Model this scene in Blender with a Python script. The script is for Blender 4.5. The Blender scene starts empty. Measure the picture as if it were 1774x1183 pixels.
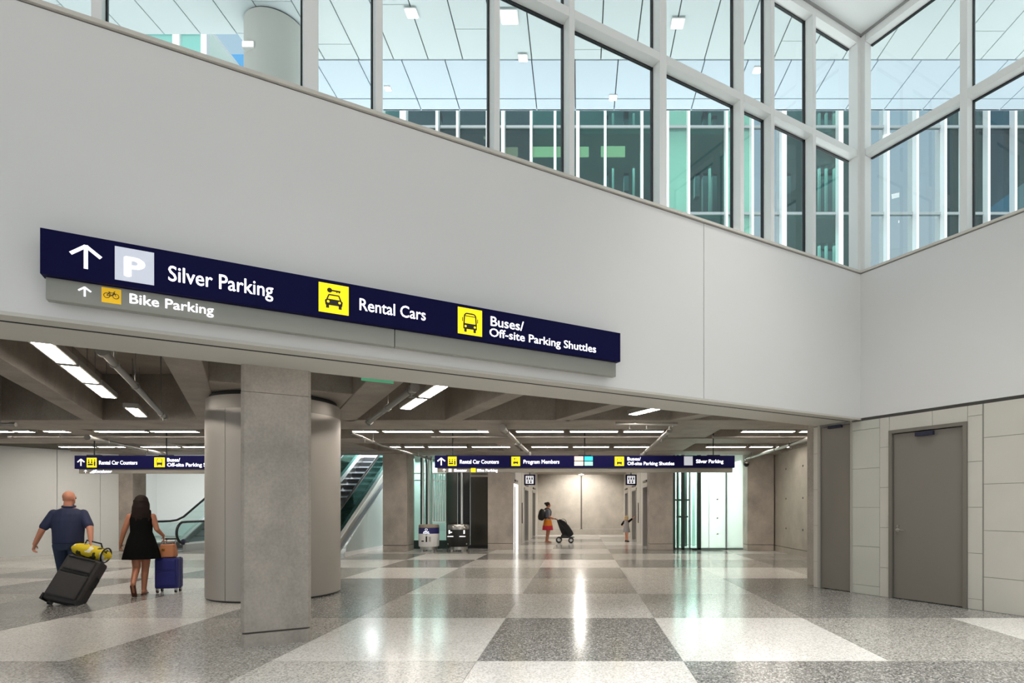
import bpy, math, random
from mathutils import Vector, Matrix
R = math.radians
rnd = random.Random(7)
SC = bpy.context.scene
COL = SC.collection

# ------------------------------------------------------------------ camera, sky, lights, exposure
EYE = 1.45                                    # metres above the floor
cam_d = bpy.data.cameras.new('camera'); cam = bpy.data.objects.new('camera', cam_d); COL.objects.link(cam)
cam.location = (0, 0, EYE); cam.rotation_euler = (R(90), 0, 0)
cam_d.sensor_width = 36; cam_d.lens = 1000 / 1774 * 36
cam_d.shift_x = (887 - 1005) / 1774; cam_d.shift_y = (880 - 591.5) / 1774
cam_d.clip_start = .05; cam_d.clip_end = 300
SC.camera = cam
vs = SC.view_settings
vs.view_transform = 'Standard'; vs.look = 'None'; vs.gamma = 1; vs.use_curve_mapping = False
vs.exposure = 0.14
W = bpy.data.worlds.new('sky'); SC.world = W; W.use_nodes = True
nt = W.node_tree; bg = nt.nodes['Background']
tc = nt.nodes.new('ShaderNodeTexCoord'); sx = nt.nodes.new('ShaderNodeSeparateXYZ'); rp = nt.nodes.new('ShaderNodeValToRGB')
nt.links.new(tc.outputs['Generated'], sx.inputs[0]); nt.links.new(sx.outputs['Z'], rp.inputs[0]); nt.links.new(rp.outputs[0], bg.inputs[0])
e = rp.color_ramp.elements
e[0].position = 0.0; e[0].color = (.96, .955, .94, 1); e[1].position = .8; e[1].color = (.30, .58, .80, 1)
bg.inputs[1].default_value = 0.84
try:
    SC.cycles.transparent_max_bounces = 24; SC.cycles.max_bounces = 10
    SC.cycles.sample_clamp_indirect = 6
except Exception: pass

def area_light(name, loc, rot, sx_, sy_, power, colour=(1, 1, 1)):
    d = bpy.data.lights.new(name, 'AREA'); d.shape = 'RECTANGLE'; d.size = sx_; d.size_y = sy_; d.energy = power; d.color = colour
    o = bpy.data.objects.new(name, d); COL.objects.link(o); o.location = loc; o.rotation_euler = rot
    return o
sun_d = bpy.data.lights.new('sun', 'SUN'); sun_d.energy = 4.5; sun_d.angle = R(.6); sun_d.color = (1, .97, .92)
sun = bpy.data.objects.new('sun', sun_d); COL.objects.link(sun); sun.rotation_euler = (R(32), 0, R(-8))      # high, from behind the camera: over the roof onto the terminal
for tz, tw in ((16.6, 900), (14.4, 1500), (11.45, 1500), (8.45, 900)):
    area_light('terminal_fill', (6, 23, tz), (0, 0, 0), 34, 4, tw, (.97, 1, .99))  # unseen lights added on each storey to brighten the terminal interior
# unseen lights added below the sill to brighten the canopy soffit
area_light('canopy_fill', (-4, 12.2, 5.6), (R(180), 0, 0), 6, 2.0, 140, (1, .99, .98))
area_light('canopy_fill', (3, 12.6, 5.6), (R(180), 0, 0), 6, 2.0, 140, (1, .99, .98))
area_light('canopy_fill', (10, 9.0, 5.6), (R(180), 0, 0), 4, 4.0, 140, (1, .99, .98))
area_light('canopy_fill', (-7.6, 6.4, 5.6), (R(180), 0, 0), 3, 2.0, 75, (1, .99, .98))
# unseen overhead lights added to brighten the atrium floor
for lx, ly in ((-1.0, 2.2), (1.6, 3.2), (3.0, 6.4), (5.6, 4.2)):
    al = area_light('atrium_fill', (lx, ly, 9.38), (0, 0, 0), 1.2, 1.2, 62, (1, .97, .93)); al.data.spread = R(70)

# ------------------------------------------------------------------ materials
MATS = {}
def lin(c):
    return tuple(((v / 255) / 12.92 if v / 255 <= .04045 else ((v / 255 + .055) / 1.055) ** 2.4) for v in c)
def mat(name, rgb, rough=.5, metal=0, noise=0, scale=4, spec=.5, bump=0, emit=0, coat=0):
    if name in MATS: return MATS[name]
    m = bpy.data.materials.new(name); m.use_nodes = True; MATS[name] = m
    t = m.node_tree; b = t.nodes['Principled BSDF']
    c = lin(rgb) + (1,)
    b.inputs['Base Color'].default_value = c; b.inputs['Roughness'].default_value = rough
    b.inputs['Metallic'].default_value = metal; b.inputs['Specular IOR Level'].default_value = spec
    if coat: b.inputs['Coat Weight'].default_value = coat
    if noise or bump:
        g = t.nodes.new('ShaderNodeNewGeometry'); n = t.nodes.new('ShaderNodeTexNoise'); n.inputs['Scale'].default_value = scale; n.inputs['Detail'].default_value = 6
        t.links.new(g.outputs['Position'], n.inputs['Vector'])
        if noise:
            mx = t.nodes.new('ShaderNodeMix'); mx.data_type = 'RGBA'
            mx.inputs['A'].default_value = tuple(v * (1 - noise) for v in c[:3]) + (1,)
            mx.inputs['B'].default_value = tuple(min(1, v * (1 + noise)) for v in c[:3]) + (1,)
            t.links.new(n.outputs['Fac'], mx.inputs['Factor']); t.links.new(mx.outputs['Result'], b.inputs['Base Color'])
        if bump:
            bp = t.nodes.new('ShaderNodeBump'); bp.inputs['Strength'].default_value = bump; bp.inputs['Distance'].default_value = .01
            t.links.new(n.outputs['Fac'], bp.inputs['Height']); t.links.new(bp.outputs[0], b.inputs['Normal'])
    if emit:
        b.inputs['Emission Color'].default_value = c; b.inputs['Emission Strength'].default_value = emit
    return m
def concrete(name, rgb, dark=.72, rough=.62):
    m = mat(name, rgb, rough); t = m.node_tree; b = t.nodes['Principled BSDF']; c = lin(rgb)
    g = t.nodes.new('ShaderNodeNewGeometry'); mp = t.nodes.new('ShaderNodeMapping'); mp.inputs['Scale'].default_value = (1, 1, .85)
    t.links.new(g.outputs['Position'], mp.inputs[0])
    n1 = t.nodes.new('ShaderNodeTexNoise'); n1.inputs['Scale'].default_value = 1.6; n1.inputs['Detail'].default_value = 8; n1.inputs['Roughness'].default_value = .6
    n2 = t.nodes.new('ShaderNodeTexNoise'); n2.inputs['Scale'].default_value = 40; n2.inputs['Detail'].default_value = 4
    vo = t.nodes.new('ShaderNodeTexVoronoi'); vo.inputs['Scale'].default_value = 14
    for n in (n1, n2): t.links.new(mp.outputs[0], n.inputs['Vector'])
    t.links.new(g.outputs['Position'], vo.inputs['Vector'])
    r1 = t.nodes.new('ShaderNodeValToRGB'); r1.color_ramp.elements[0].position = .3; r1.color_ramp.elements[1].position = .72
    r1.color_ramp.elements[0].color = tuple(v * dark for v in c) + (1,); r1.color_ramp.elements[1].color = tuple(v * 1.18 for v in c) + (1,)
    t.links.new(n1.outputs['Fac'], r1.inputs[0])
    mx = t.nodes.new('ShaderNodeMix'); mx.data_type = 'RGBA'; mx.blend_type = 'OVERLAY'; mx.inputs['Factor'].default_value = .22
    t.links.new(r1.outputs[0], mx.inputs['A']); t.links.new(n2.outputs['Fac'], mx.inputs['B'])
    r2 = t.nodes.new('ShaderNodeValToRGB'); r2.color_ramp.elements[0].position = .035; r2.color_ramp.elements[1].position = .07
    r2.color_ramp.elements[0].color = (.45, .43, .4, 1); r2.color_ramp.elements[1].color = (1, 1, 1, 1)
    t.links.new(vo.outputs['Distance'], r2.inputs[0])
    m2 = t.nodes.new('ShaderNodeMix'); m2.data_type = 'RGBA'; m2.blend_type = 'MULTIPLY'; m2.inputs['Factor'].default_value = .8
    t.links.new(mx.outputs['Result'], m2.inputs['A']); t.links.new(r2.outputs[0], m2.inputs['B']); t.links.new(m2.outputs['Result'], b.inputs['Base Color'])
    bp = t.nodes.new('ShaderNodeBump'); bp.inputs['Strength'].default_value = .25; bp.inputs['Distance'].default_value = .006
    t.links.new(n2.outputs['Fac'], bp.inputs['Height']); t.links.new(bp.outputs[0], b.inputs['Normal'])
    return m
def terrazzo(name, rgb, chip_d, chip_l):
    m = mat(name, rgb, .16); t = m.node_tree; b = t.nodes['Principled BSDF']; c = lin(rgb)
    g = t.nodes.new('ShaderNodeNewGeometry')
    v = t.nodes.new('ShaderNodeTexVoronoi'); v.inputs['Scale'].default_value = 75
    t.links.new(g.outputs['Position'], v.inputs['Vector'])
    s = t.nodes.new('ShaderNodeSeparateColor'); t.links.new(v.outputs['Color'], s.inputs[0])
    r = t.nodes.new('ShaderNodeValToRGB'); r.color_ramp.interpolation = 'CONSTANT'
    el = r.color_ramp.elements; el[0].position = 0; el[0].color = lin(chip_d) + (1,)
    el[1].position = .17; el[1].color = c + (1,)
    q = el.new(.55); q.color = tuple(x * .86 for x in c) + (1,)
    q = el.new(.8); q.color = lin(chip_l) + (1,)
    t.links.new(s.outputs[0], r.inputs[0]); t.links.new(r.outputs[0], b.inputs['Base Color'])
    n = t.nodes.new('ShaderNodeTexNoise'); n.inputs['Scale'].default_value = .8; t.links.new(g.outputs['Position'], n.inputs['Vector'])
    mr = t.nodes.new('ShaderNodeMapRange'); mr.inputs['To Min'].default_value = .11; mr.inputs['To Max'].default_value = .22
    t.links.new(n.outputs['Fac'], mr.inputs[0]); t.links.new(mr.outputs[0], b.inputs['Roughness'])
    return m
def glass(name, tint, refl=.08, rough=.0, frost=0, frost_rgb=(230, 240, 238)):
    m = bpy.data.materials.new(name); m.use_nodes = True; MATS[name] = m; t = m.node_tree; t.nodes.clear()
    o = t.nodes.new('ShaderNodeOutputMaterial'); tr = t.nodes.new('ShaderNodeBsdfTransparent'); tr.inputs[0].default_value = lin(tint) + (1,)
    gl = t.nodes.new('ShaderNodeBsdfGlossy'); gl.inputs['Roughness'].default_value = rough; gl.inputs['Color'].default_value = (.95, 1, 1, 1)
    fr = t.nodes.new('ShaderNodeFresnel'); fr.inputs['IOR'].default_value = 1.5
    ad = t.nodes.new('ShaderNodeMath'); ad.operation = 'ADD'; ad.use_clamp = True; ad.inputs[1].default_value = refl
    ge = t.nodes.new('ShaderNodeNewGeometry'); iv = t.nodes.new('ShaderNodeMath'); iv.operation = 'SUBTRACT'; iv.inputs[0].default_value = 1
    t.links.new(ge.outputs['Backfacing'], iv.inputs[1]); mu = t.nodes.new('ShaderNodeMath'); mu.operation = 'MULTIPLY'   # only the entry face reflects
    t.links.new(fr.outputs[0], ad.inputs[0]); t.links.new(ad.outputs[0], mu.inputs[0]); t.links.new(iv.outputs[0], mu.inputs[1]); ad = mu
    mx = t.nodes.new('ShaderNodeMixShader'); t.links.new(ad.outputs[0], mx.inputs[0]); t.links.new(gl.outputs[0], mx.inputs[2])
    if frost:
        tl = t.nodes.new('ShaderNodeBsdfTranslucent'); df = t.nodes.new('ShaderNodeBsdfDiffuse')
        tl.inputs[0].default_value = df.inputs[0].default_value = lin(frost_rgb) + (1,)
        m1 = t.nodes.new('ShaderNodeMixShader'); m1.inputs[0].default_value = .5; t.links.new(tl.outputs[0], m1.inputs[1]); t.links.new(df.outputs[0], m1.inputs[2])
        m2 = t.nodes.new('ShaderNodeMixShader'); m2.inputs[0].default_value = frost; t.links.new(tr.outputs[0], m2.inputs[1]); t.links.new(m1.outputs[0], m2.inputs[2])
        t.links.new(m2.outputs[0], mx.inputs[1])
    else: t.links.new(tr.outputs[0], mx.inputs[1])
    t.links.new(mx.outputs[0], o.inputs[0])
    return m
def emitter(name, rgb, strength):
    m = bpy.data.materials.new(name); m.use_nodes = True; MATS[name] = m; t = m.node_tree; t.nodes.clear()
    o = t.nodes.new('ShaderNodeOutputMaterial'); em = t.nodes.new('ShaderNodeEmission'); em.inputs[0].default_value = lin(rgb) + (1,); em.inputs[1].default_value = strength
    t.links.new(em.outputs[0], o.inputs[0]); return m

PLASTER = mat('white_plaster', (226, 225, 224), .6, noise=.02, scale=1.2)
SOFFIT_W = mat('lintel_paint', (205, 202, 194), .5)
SILL = mat('sill_metal', (212, 207, 198), .45)
FRAME = mat('mullion_paint', (236, 237, 236), .36)
GASKET = mat('black_gasket', (22, 26, 30), .5)
DARK = mat('dark_void', (30, 30, 30), .8)
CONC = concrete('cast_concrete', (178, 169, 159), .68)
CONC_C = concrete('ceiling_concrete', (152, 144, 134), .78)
CONC_W = concrete('pale_concrete', (176, 169, 158), .85)
CLAD = mat('column_cladding', (170, 165, 158), .4, metal=.25, noise=.03, scale=1.5)
TILE_W = mat('limestone_tile', (200, 200, 190), .42, noise=.05, scale=2.5)
TILE_W2 = mat('warm_limestone_tile', (206, 202, 192), .42, noise=.05, scale=2.5)
GROUT = mat('tile_joint', (150, 148, 138), .8)
DOORP = mat('door_grey_paint', (128, 122, 114), .38, noise=.03, scale=1)
DFRAME = mat('door_frame_paint', (120, 115, 106), .4)
STEEL = mat('brushed_steel', (190, 188, 184), .28, metal=.95)
GALV = mat('galvanised_pipe', (150, 147, 141), .38, metal=.6)
BLACK = mat('black_plastic', (18, 18, 19), .45)
NAVY = mat('sign_navy', (9, 8, 58), .55, spec=.1)
SGREY = mat('sign_grey', (150, 150, 142), .4)
WHITE_E = mat('sign_white_lit', (246, 246, 250), .4, emit=.75)
YELL_E = mat('sign_yellow_lit', (252, 222, 4), .4, emit=.75)
AMBER = mat('sign_amber', (242, 190, 10), .4, emit=.3)
PBLUE = mat('sign_pale_square', (208, 213, 226), .4, emit=.32)
PICT = mat('pictogram_black', (38, 34, 22), .5)
GLASS = glass('clear_glass', (251, 254, 254), .01)
ORANGE_E = mat('sign_peach', (240, 200, 180), .4, emit=.6); CYAN_E = mat('sign_cyan', (40, 190, 215), .4, emit=.6)
CREAM_E = mat('sign_cream', (240, 232, 200), .4, emit=.6); MINT_E = mat('sign_mint', (150, 215, 185), .4, emit=.6)
LENS = emitter('lamp_lens', (255, 245, 233), 34)
LENS2 = emitter('canopy_lamp_lens', (255, 250, 240), 9)
PANEL_M = mat('soffit_panel', (224, 234, 236), .4, noise=.015, scale=.8)
PANEL_B = mat('soffit_edge_panel', (212, 226, 238), .4)
WHITEP = mat('white_panel', (236, 238, 236), .4)

# ------------------------------------------------------------------ mesh building
class MB:
    def __init__(s): s.v = []; s.f = []; s.smooth = False
    def add(s, vs, fs):
        n = len(s.v); s.v += [tuple(p) for p in vs]; s.f += [tuple(i + n for i in q) for q in fs]; return s
    def box(s, x0, x1, y0, y1, z0, z1):
        return s.add([(x0,y0,z0),(x1,y0,z0),(x1,y1,z0),(x0,y1,z0),(x0,y0,z1),(x1,y0,z1),(x1,y1,z1),(x0,y1,z1)],
                     [(0,3,2,1),(4,5,6,7),(0,1,5,4),(1,2,6,5),(2,3,7,6),(3,0,4,7)])
    def obox(s, o, u, v, w):
        o, u, v, w = map(Vector, (o, u, v, w))
        P = [o, o+u, o+u+v, o+v, o+w, o+u+w, o+u+v+w, o+v+w]
        fs = [(0,3,2,1),(4,5,6,7),(0,1,5,4),(1,2,6,5),(2,3,7,6),(3,0,4,7)]
        if u.cross(v).dot(w) < 0: fs = [q[::-1] for q in fs]
        return s.add(P, fs)
    def prism(s, poly, z0, z1):           # poly: xy list, vertical prism
        a = sum(poly[i-1][0]*poly[i][1]-poly[i][0]*poly[i-1][1] for i in range(len(poly)))
        if a < 0: poly = poly[::-1]
        n = len(poly)
        return s.add([(x,y,z0) for x,y in poly]+[(x,y,z1) for x,y in poly],
                     [tuple(range(n))[::-1], tuple(range(n,2*n))]+[(i,(i+1)%n,(i+1)%n+n,i+n) for i in range(n)])
    def loft(s, rings, caps=True, closed=False):   # rings: lists of points of equal length
        n = len(rings[0]); m = len(rings); vs = [p for r in rings for p in r]; fs = []
        for j in range(m-1 if not closed else m):
            k = (j+1) % m
            for i in range(n): fs.append((j*n+i, j*n+(i+1)%n, k*n+(i+1)%n, k*n+i))
        if caps and not closed: fs += [tuple(range(n))[::-1], tuple(range((m-1)*n, m*n))]
        return s.add(vs, fs)
    def ell(s, rings, n=16):              # rings: (cx,cy,z,rx,ry)
        s.smooth = True
        return s.loft([[(cx+rx*math.cos(2*math.pi*i/n), cy+ry*math.sin(2*math.pi*i/n), z) for i in range(n)] for cx,cy,z,rx,ry in rings])
    def cyl(s, p0, p1, r0, r1=None, n=12):
        r1 = r0 if r1 is None else r1; s.smooth = True
        p0, p1 = Vector(p0), Vector(p1); d = (p1-p0).normalized()
        a = d.orthogonal().normalized(); b = d.cross(a)
        return s.loft([[p+a*(r*math.cos(2*math.pi*i/n))+b*(r*math.sin(2*math.pi*i/n)) for i in range(n)] for p,r in ((p0,r0),(p1,r1))])
    def sphere(s, c, r, n=12, m=8):
        s.smooth = True; rx, ry, rz = (r,r,r) if not hasattr(r,'__len__') else r
        return s.loft([[(c[0]+rx*math.sin(t)*math.cos(2*math.pi*i/n), c[1]+ry*math.sin(t)*math.sin(2*math.pi*i/n), c[2]-rz*math.cos(t)) for i in range(n)]
                       for t in [math.pi*(.03+.94*j/m) for j in range(m+1)]])
    def capsule(s, p0, r0, p1, r1, n=12):
        s.cyl(p0, p1, r0, r1, n); s.sphere(p0, r0, n, 6); return s.sphere(p1, r1, n, 6)
    def tube(s, pts, r, n=8, closed=False):
        s.smooth = True; P = [Vector(p) for p in pts]; m = len(P); rings = []; a = None
        for j in range(m):
            t = (P[(j+1)%m]-P[j-1]) if closed else (P[min(j+1,m-1)]-P[max(j-1,0)])
            t.normalize()
            a = t.orthogonal().normalized() if a is None else (a-t*a.dot(t)).normalized()
            b = t.cross(a)
            rings.append([P[j]+a*(r*math.cos(2*math.pi*i/n))+b*(r*math.sin(2*math.pi*i/n)) for i in range(n)])
        return s.loft(rings, closed=closed)
    def lathe(s, prof, c=(0,0), n=32):    # prof: (r,z)
        return s.ell([(c[0],c[1],z,r,r) for r,z in prof], n)
ORG = {}
def org(o): return ORG.get(o.name, Vector((0,0,0)))
def obj(name, mb, m, parent=None, bevel=0, local=False, sharp=40):
    """one mesh object; coordinates are world ones, moved into the parent's origin unless local"""
    off = Vector((0,0,0)) if (local or parent is None) else org(parent)
    me = bpy.data.meshes.new(name)
    me.from_pydata([tuple(Vector(p)-off) for p in mb.v], [], mb.f); me.update()
    if mb.smooth: me.shade_smooth(); me.set_sharp_from_angle(angle=R(sharp))
    me.materials.append(m)
    o = bpy.data.objects.new(name, me); COL.objects.link(o)
    if parent is not None: o.parent = parent; ORG[o.name] = org(parent)
    if bevel:
        b = o.modifiers.new('bevel','BEVEL'); b.width = bevel; b.segments = 2; b.limit_method = 'ANGLE'; b.angle_limit = R(40)
    return o
def tag(o, label=None, cat=None, group=None, kind=None):
    if label: o['label'] = label
    if cat: o['category'] = cat
    if group: o['group'] = group
    if kind: o['kind'] = kind
    return o
def thing(name, loc, label, cat=None, group=None, kind=None, rz=0):
    o = bpy.data.objects.new(name, None); COL.objects.link(o); o.location = loc; o.rotation_euler = (0,0,rz); o.empty_display_size = .1
    ORG[o.name] = Vector(loc)
    return tag(o, label, cat, group, kind)
def dup(src, loc, rz, label, group=None):
    r = src.copy(); COL.objects.link(r); r.location = loc; r.rotation_euler = (0,0,rz); r['label'] = label
    if group: r['group'] = group
    for c in src.children:
        k = c.copy(); COL.objects.link(k); k.parent = r
        for g in c.children:
            q = g.copy(); COL.objects.link(q); q.parent = k
    return r
def box(*a): return MB().box(*a)
ORD = ['first','second','third','fourth','fifth','sixth','seventh','eighth','ninth','tenth','eleventh','twelfth','thirteenth','fourteenth','fifteenth']

# directions of the building: a runs right and away along the white wall, b is square to it
A3 = Vector((math.cos(R(30)), math.sin(R(30)), 0)); B3 = Vector((-A3.y, A3.x, 0)); UP = Vector((0,0,1))
CN = Vector((4.74, 9.76, 0))                       # foot of the corner where both white walls meet
def wa(t, d=0, z=0): return CN - A3*t + B3*d + UP*z       # t metres left of the corner along wall A, d behind its face
def wb(s, d=0, z=0): return CN - B3*s + A3*d + UP*z       # s metres right of the corner along wall B, d behind its face
def boxA(t0, t1, d0, d1, z0, z1): return MB().obox(wa(t1,d0,z0), A3*(t1-t0), B3*(d1-d0), UP*(z1-z0))
def boxB(s0, s1, d0, d1, z0, z1): return MB().obox(wb(s0,d0,z0), -B3*(s1-s0), A3*(d1-d0), UP*(z1-z0))
def ta(px, d=0):                                   # which t on wall A lies on the photograph's column px
    k = (px-1005)/1000; c = CN + B3*d
    return (c.x - c.y*k)/(A3.x - A3.y*k)
def zat(px, py, Y): return EYE + (880-py)/1000*Y
def ray(px, Y): return (px-1005)/1000*Y
# ------------------------------------------------------------------ floor: terrazzo slab squares in metal-strip joints
flo = thing('floor', (0,0,0), 'polished terrazzo floor in a checker of white, grey and dark squares', kind='structure')
obj('floor_bed', MB().box(-24, 18, -8, 34, -.3, -.004), mat('divider_strip', (150,148,142), .4), flo)
TZ = {'W': terrazzo('terrazzo_white', (234,231,226), (200,196,190), (243,241,237)),
      'L': terrazzo('terrazzo_pale_grey', (208,205,199), (160,158,153), (228,225,220)),
      'M': terrazzo('terrazzo_mid_grey', (174,171,165), (118,117,113), (208,205,199)),
      'D': terrazzo('terrazzo_dark_grey', (138,137,133), (82,83,83), (190,188,183))}
TX, TY = 1.957, 2.146
known = {0:'WDLMDWDWMLDWL', 1:'DWMLLDLDLWLLW', 2:'DMDDWMWDLDWML', 3:'LWDMLDMWDLML', -1:'LWMLMLDLWMLDW', -2:'MMDDWDWMDWLDW', -3:'MWLLMWDWLDWMD', -4:'MDDWDWMWDLWDM', -5:'WLMDWLWDMWDLW', -6:'LDWWDLWDWMDWL', -7:'DWDMLWDMLWDWL'}
for c in range(-11, 9):
    for r in range(-3, 14):
        x0, x1 = -.98+c*TX+.003, -.98+(c+1)*TX-.003; y0, y1 = 3.325+r*TY+.003, 3.325+(r+1)*TY-.003
        if y1 < -2 or x0 < -22 or x1 > 16: continue
        if r > 7 and (x1 > 9 or x0 < -20): continue
        s = known.get(c, ''); k = s[r] if 0 <= r < len(s) else rnd.choice('WLMD')
        obj('terrazzo_slab', box(x0, x1, y0, min(y1, 33), -.02, 0), TZ[k], flo)

# ------------------------------------------------------------------ white upper walls of the atrium
ZL, ZS, ZT, ZH = 2.97, 5.45, 7.37, 9.40            # lintel, sill, transom and head heights
wl = thing('wall_left', wa(5), 'long white plaster wall carrying the big blue sign above the wide opening', kind='structure')
tj = 3.49
obj('plaster_panel', boxA(.0, tj-.006, 0, .9, ZL, ZS-.05), PLASTER, wl)
obj('plaster_panel', boxA(tj+.006, 16, 0, .9, ZL, ZS-.05), PLASTER, wl)
obj('joint_bead', boxA(tj-.008, tj+.008, .012, .5, ZL+.005, ZS-.06), mat('joint_bead_paint', (196,195,193), .6), wl)
obj('sill_cap', boxA(-.0, 16, -.025, .9, ZS-.035, ZS), SILL, wl)
obj('sill_reveal', boxA(0, 16, .012, .9, ZS-.05, ZS-.035), mat('reveal_shadow_gap', (120,117,112), .7), wl)
# underside of the opening: outer strip, door track slot, inner strip
obj('lintel_edge_trim', boxA(0, 16, -.006, .05, ZL-.03, ZL), SOFFIT_W, wl)
obj('lintel_soffit', boxA(0, 16, .05, .2, ZL-.025, ZL-.001), SOFFIT_W, wl)
obj('track_slot', boxA(0, 16, .2, .25, ZL-.0245, ZL-.001), DARK, wl)  # flush dark strip: the shade inside the slot is put in the colour
obj('lintel_soffit', boxA(0, 16, .25, .9, ZL-.025, ZL-.001), SOFFIT_W, wl)
wr = thing('wall_right', wb(3), 'white plaster and limestone tiled wall on the right with two grey doors', kind='structure')
obj('plaster_panel', boxB(0, 12, 0, .5, ZL, ZS-.05), PLASTER, wr)
obj('sill_cap', boxB(0, 12, -.025, .5, ZS-.035, ZS), SILL, wr)
obj('sill_reveal', boxB(0, 12, .012, .5, ZS-.05, ZS-.035), MATS['reveal_shadow_gap'], wr)
obj('reveal_strip', boxB(-.0, 12, .03, .5, ZL-.045, ZL), mat('reveal_dark', (86,84,80), .7), wr)
# backing behind the tiles, with holes left for the two door leaves
DS0, DS1 = .545, 1.615                              # framed door in the tiled wall
def backing(s0, s1, z0, z1): obj('tile_bed', boxB(s0, s1, .03, .5, z0, z1), GROUT, wr)
backing(-.17, DS0-.05, 0, ZL-.045); backing(DS1+.05, 12, 0, ZL-.045); backing(DS0-.05, DS1+.05, 2.70, ZL-.045)
backing(-.95, -.83, 0, ZL-.03)
def tiles(s0, s1, zs, m=None):
    for z0, z1 in zip(zs[:-1], zs[1:]):
        obj('wall_tile', boxB(s0+.003, s1-.003, .018, .05, z0+.003, z1-.003), m or TILE_W, wr, bevel=.002)
za = [0,.15,.805,1.46,2.115,2.77,ZL-.045]; zb = [0,.477,1.132,1.787,2.442,ZL-.045]
zc = [0, .31, .965, 1.62, 2.275, ZL-.045]
tiles(-.17, .33, za); tiles(.33, DS0-.05, zb, TILE_W2)
tiles(DS0-.05, 1.17, [2.70, ZL-.045], TILE_W2); tiles(1.17, DS1+.05, [2.70, ZL-.045], TILE_W2)
tiles(DS1+.05, 1.86, za, TILE_W2)
s = 1.875
for w in (1.6, .5, 1.6, .5, 1.6, .5, 1.6): tiles(s, s+w, zb if w > 1 else za, TILE_W2 if w > 1 else TILE_W); s += w
tiles(-.95, -.85, zb, TILE_W2)

# doors in the right wall
d2 = thing('door_2', wb(1.08, 0, 0), 'grey painted steel door with a lever handle in the tiled right wall', kind='structure')
f = MB()
f.obox(wb(DS0-.05, -.01, 0), -B3*.055, A3*.2, UP*2.70); f.obox(wb(DS1-.005, -.01, 0), -B3*.055, A3*.2, UP*2.70); f.obox(wb(DS0, -.01, 2.645), -B3*(DS1-DS0), A3*.2, UP*.055)
obj('door_frame', f, DFRAME, d2, bevel=.004)
obj('door_leaf', boxB(DS0+.012, DS1-.012, .035, .085, .012, 2.635), DOORP, d2, bevel=.003)
obj('door_back', boxB(DS0-.05, DS1+.05, .2, .5, 0, 2.7), DARK, d2)
h = MB(); hp = wb(DS0+.085, .035, 1.1)
h.cyl(hp, hp-A3*.012, .032, n=20); h.cyl(hp, hp-A3*.055, .012); h.tube([hp-A3*.055, hp-A3*.058-B3*.05, hp-A3*.05-B3*.13], .01)
obj('lever_handle', h, STEEL, d2)
h = MB(); hq = wb(DS0+.085, .035, 1.16); h.cyl(hq, hq-A3*.014, .022, n=16); obj('lock_cylinder', h, STEEL, d2)
for z in (.3, .95, 1.65, 2.35): obj('hinge', MB().cyl(wb(DS1-.012, .02, z), wb(DS1-.012, .02, z+.13), .011), DFRAME, d2)
cl = boxB(.93, 1.2, -.03, .03, 2.56, 2.62); obj('door_closer', cl, mat('closer_dark_blue', (36,38,62), .4), d2, bevel=.005)
d1 = thing('door_1', wb(-.5, 0, 0), 'tall narrow grey fire door leaf folded back against the reveal of the opening', kind='structure')
obj('door_leaf', boxB(-.80, -.20, .035, .09, .012, 2.90), DOORP, d1, bevel=.003)
f = MB(); f.obox(wb(-.85, 0, 0), -B3*.045, A3*.2, UP*ZL); f.obox(wb(-.195, 0, 0), -B3*.03, A3*.2, UP*ZL)
obj('door_frame', f, mat('pale_door_frame', (176,172,163), .45), d1, bevel=.003)
obj('door_back', boxB(-.83, -.17, .12, .5, 0, ZL-.05), DARK, d1)
for z in (.28, .95, 1.65, 2.4): obj('hinge', MB().cyl(wb(-.2, .02, z), wb(-.2, .02, z+.13), .012), DFRAME, d1)
obj('door_closer', boxB(-.62, -.36, -.03, .035, 2.86, 2.91), MATS['closer_dark_blue'], d1, bevel=.005)

# ------------------------------------------------------------------ clerestory glazing over both white walls
GD = .075                                           # glass line behind the wall face
def clerestory(name, label, pos, u, n, bays, end, transom=True):
    w = thing(name, pos(0,0,0), label, kind='structure')
    for i, (c, wd) in enumerate(bays):
        obj('mullion', MB().obox(pos(c-wd/2, 0, ZS), u*wd, n*.21, UP*(ZH-ZS)), FRAME, w, bevel=.004)
        for sgn in (-1, 1):                         # pressure plate and black gasket on either side of each mullion
            g = MB().obox(pos(c+sgn*(wd/2+.007)-.007, .145, ZS), u*.014, n*.05, UP*(ZH-ZS)); obj('gasket', g, GASKET, w)
    edges = [(c-wd/2, c+wd/2) for c, wd in bays]
    spans = [(end, edges[0][0])] + [(edges[i][1], edges[i+1][0]) for i in range(len(edges)-1)]
    for x0, x1 in spans:
        if x1-x0 < .02: continue
        for zt, h_ in ((ZT, .11), (ZH-.12, .16)):
            obj('transom', MB().obox(pos(x0, .0, zt), u*(x1-x0), n*.2, UP*h_), FRAME, w, bevel=.004)
            obj('gasket', MB().obox(pos(x0, .15, zt-.02), u*(x1-x0), n*.04, UP*.02), GASKET, w)
        obj('glazing_bead', MB().obox(pos(x0, .1, ZS), u*(x1-x0), n*.1, UP*.04), FRAME, w)
        for z0, z1 in ((ZS+.04, ZT-.02), (ZT+.11, ZH-.14)):
            obj('pane', MB().obox(pos(x0, .165, z0), u*(x1-x0), n*.012, UP*(z1-z0)), GLASS, w)
    return w
baysA = [(ta(1411),.075),(ta(1339),.075),(ta(1286),.075),(ta(1149),.115),(ta(991),.075),(ta(861),.07),(ta(657),.07),(ta(539),.13),(ta(167),.07),(ta(167)+1.6,.07),(ta(167)+3.2,.07),(ta(167)+4.8,.07)]
clerestory('window_1', 'sloping-looking run of clerestory glazing with pale mullions above the long white wall', wa, -A3, B3, baysA, .09)
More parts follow.
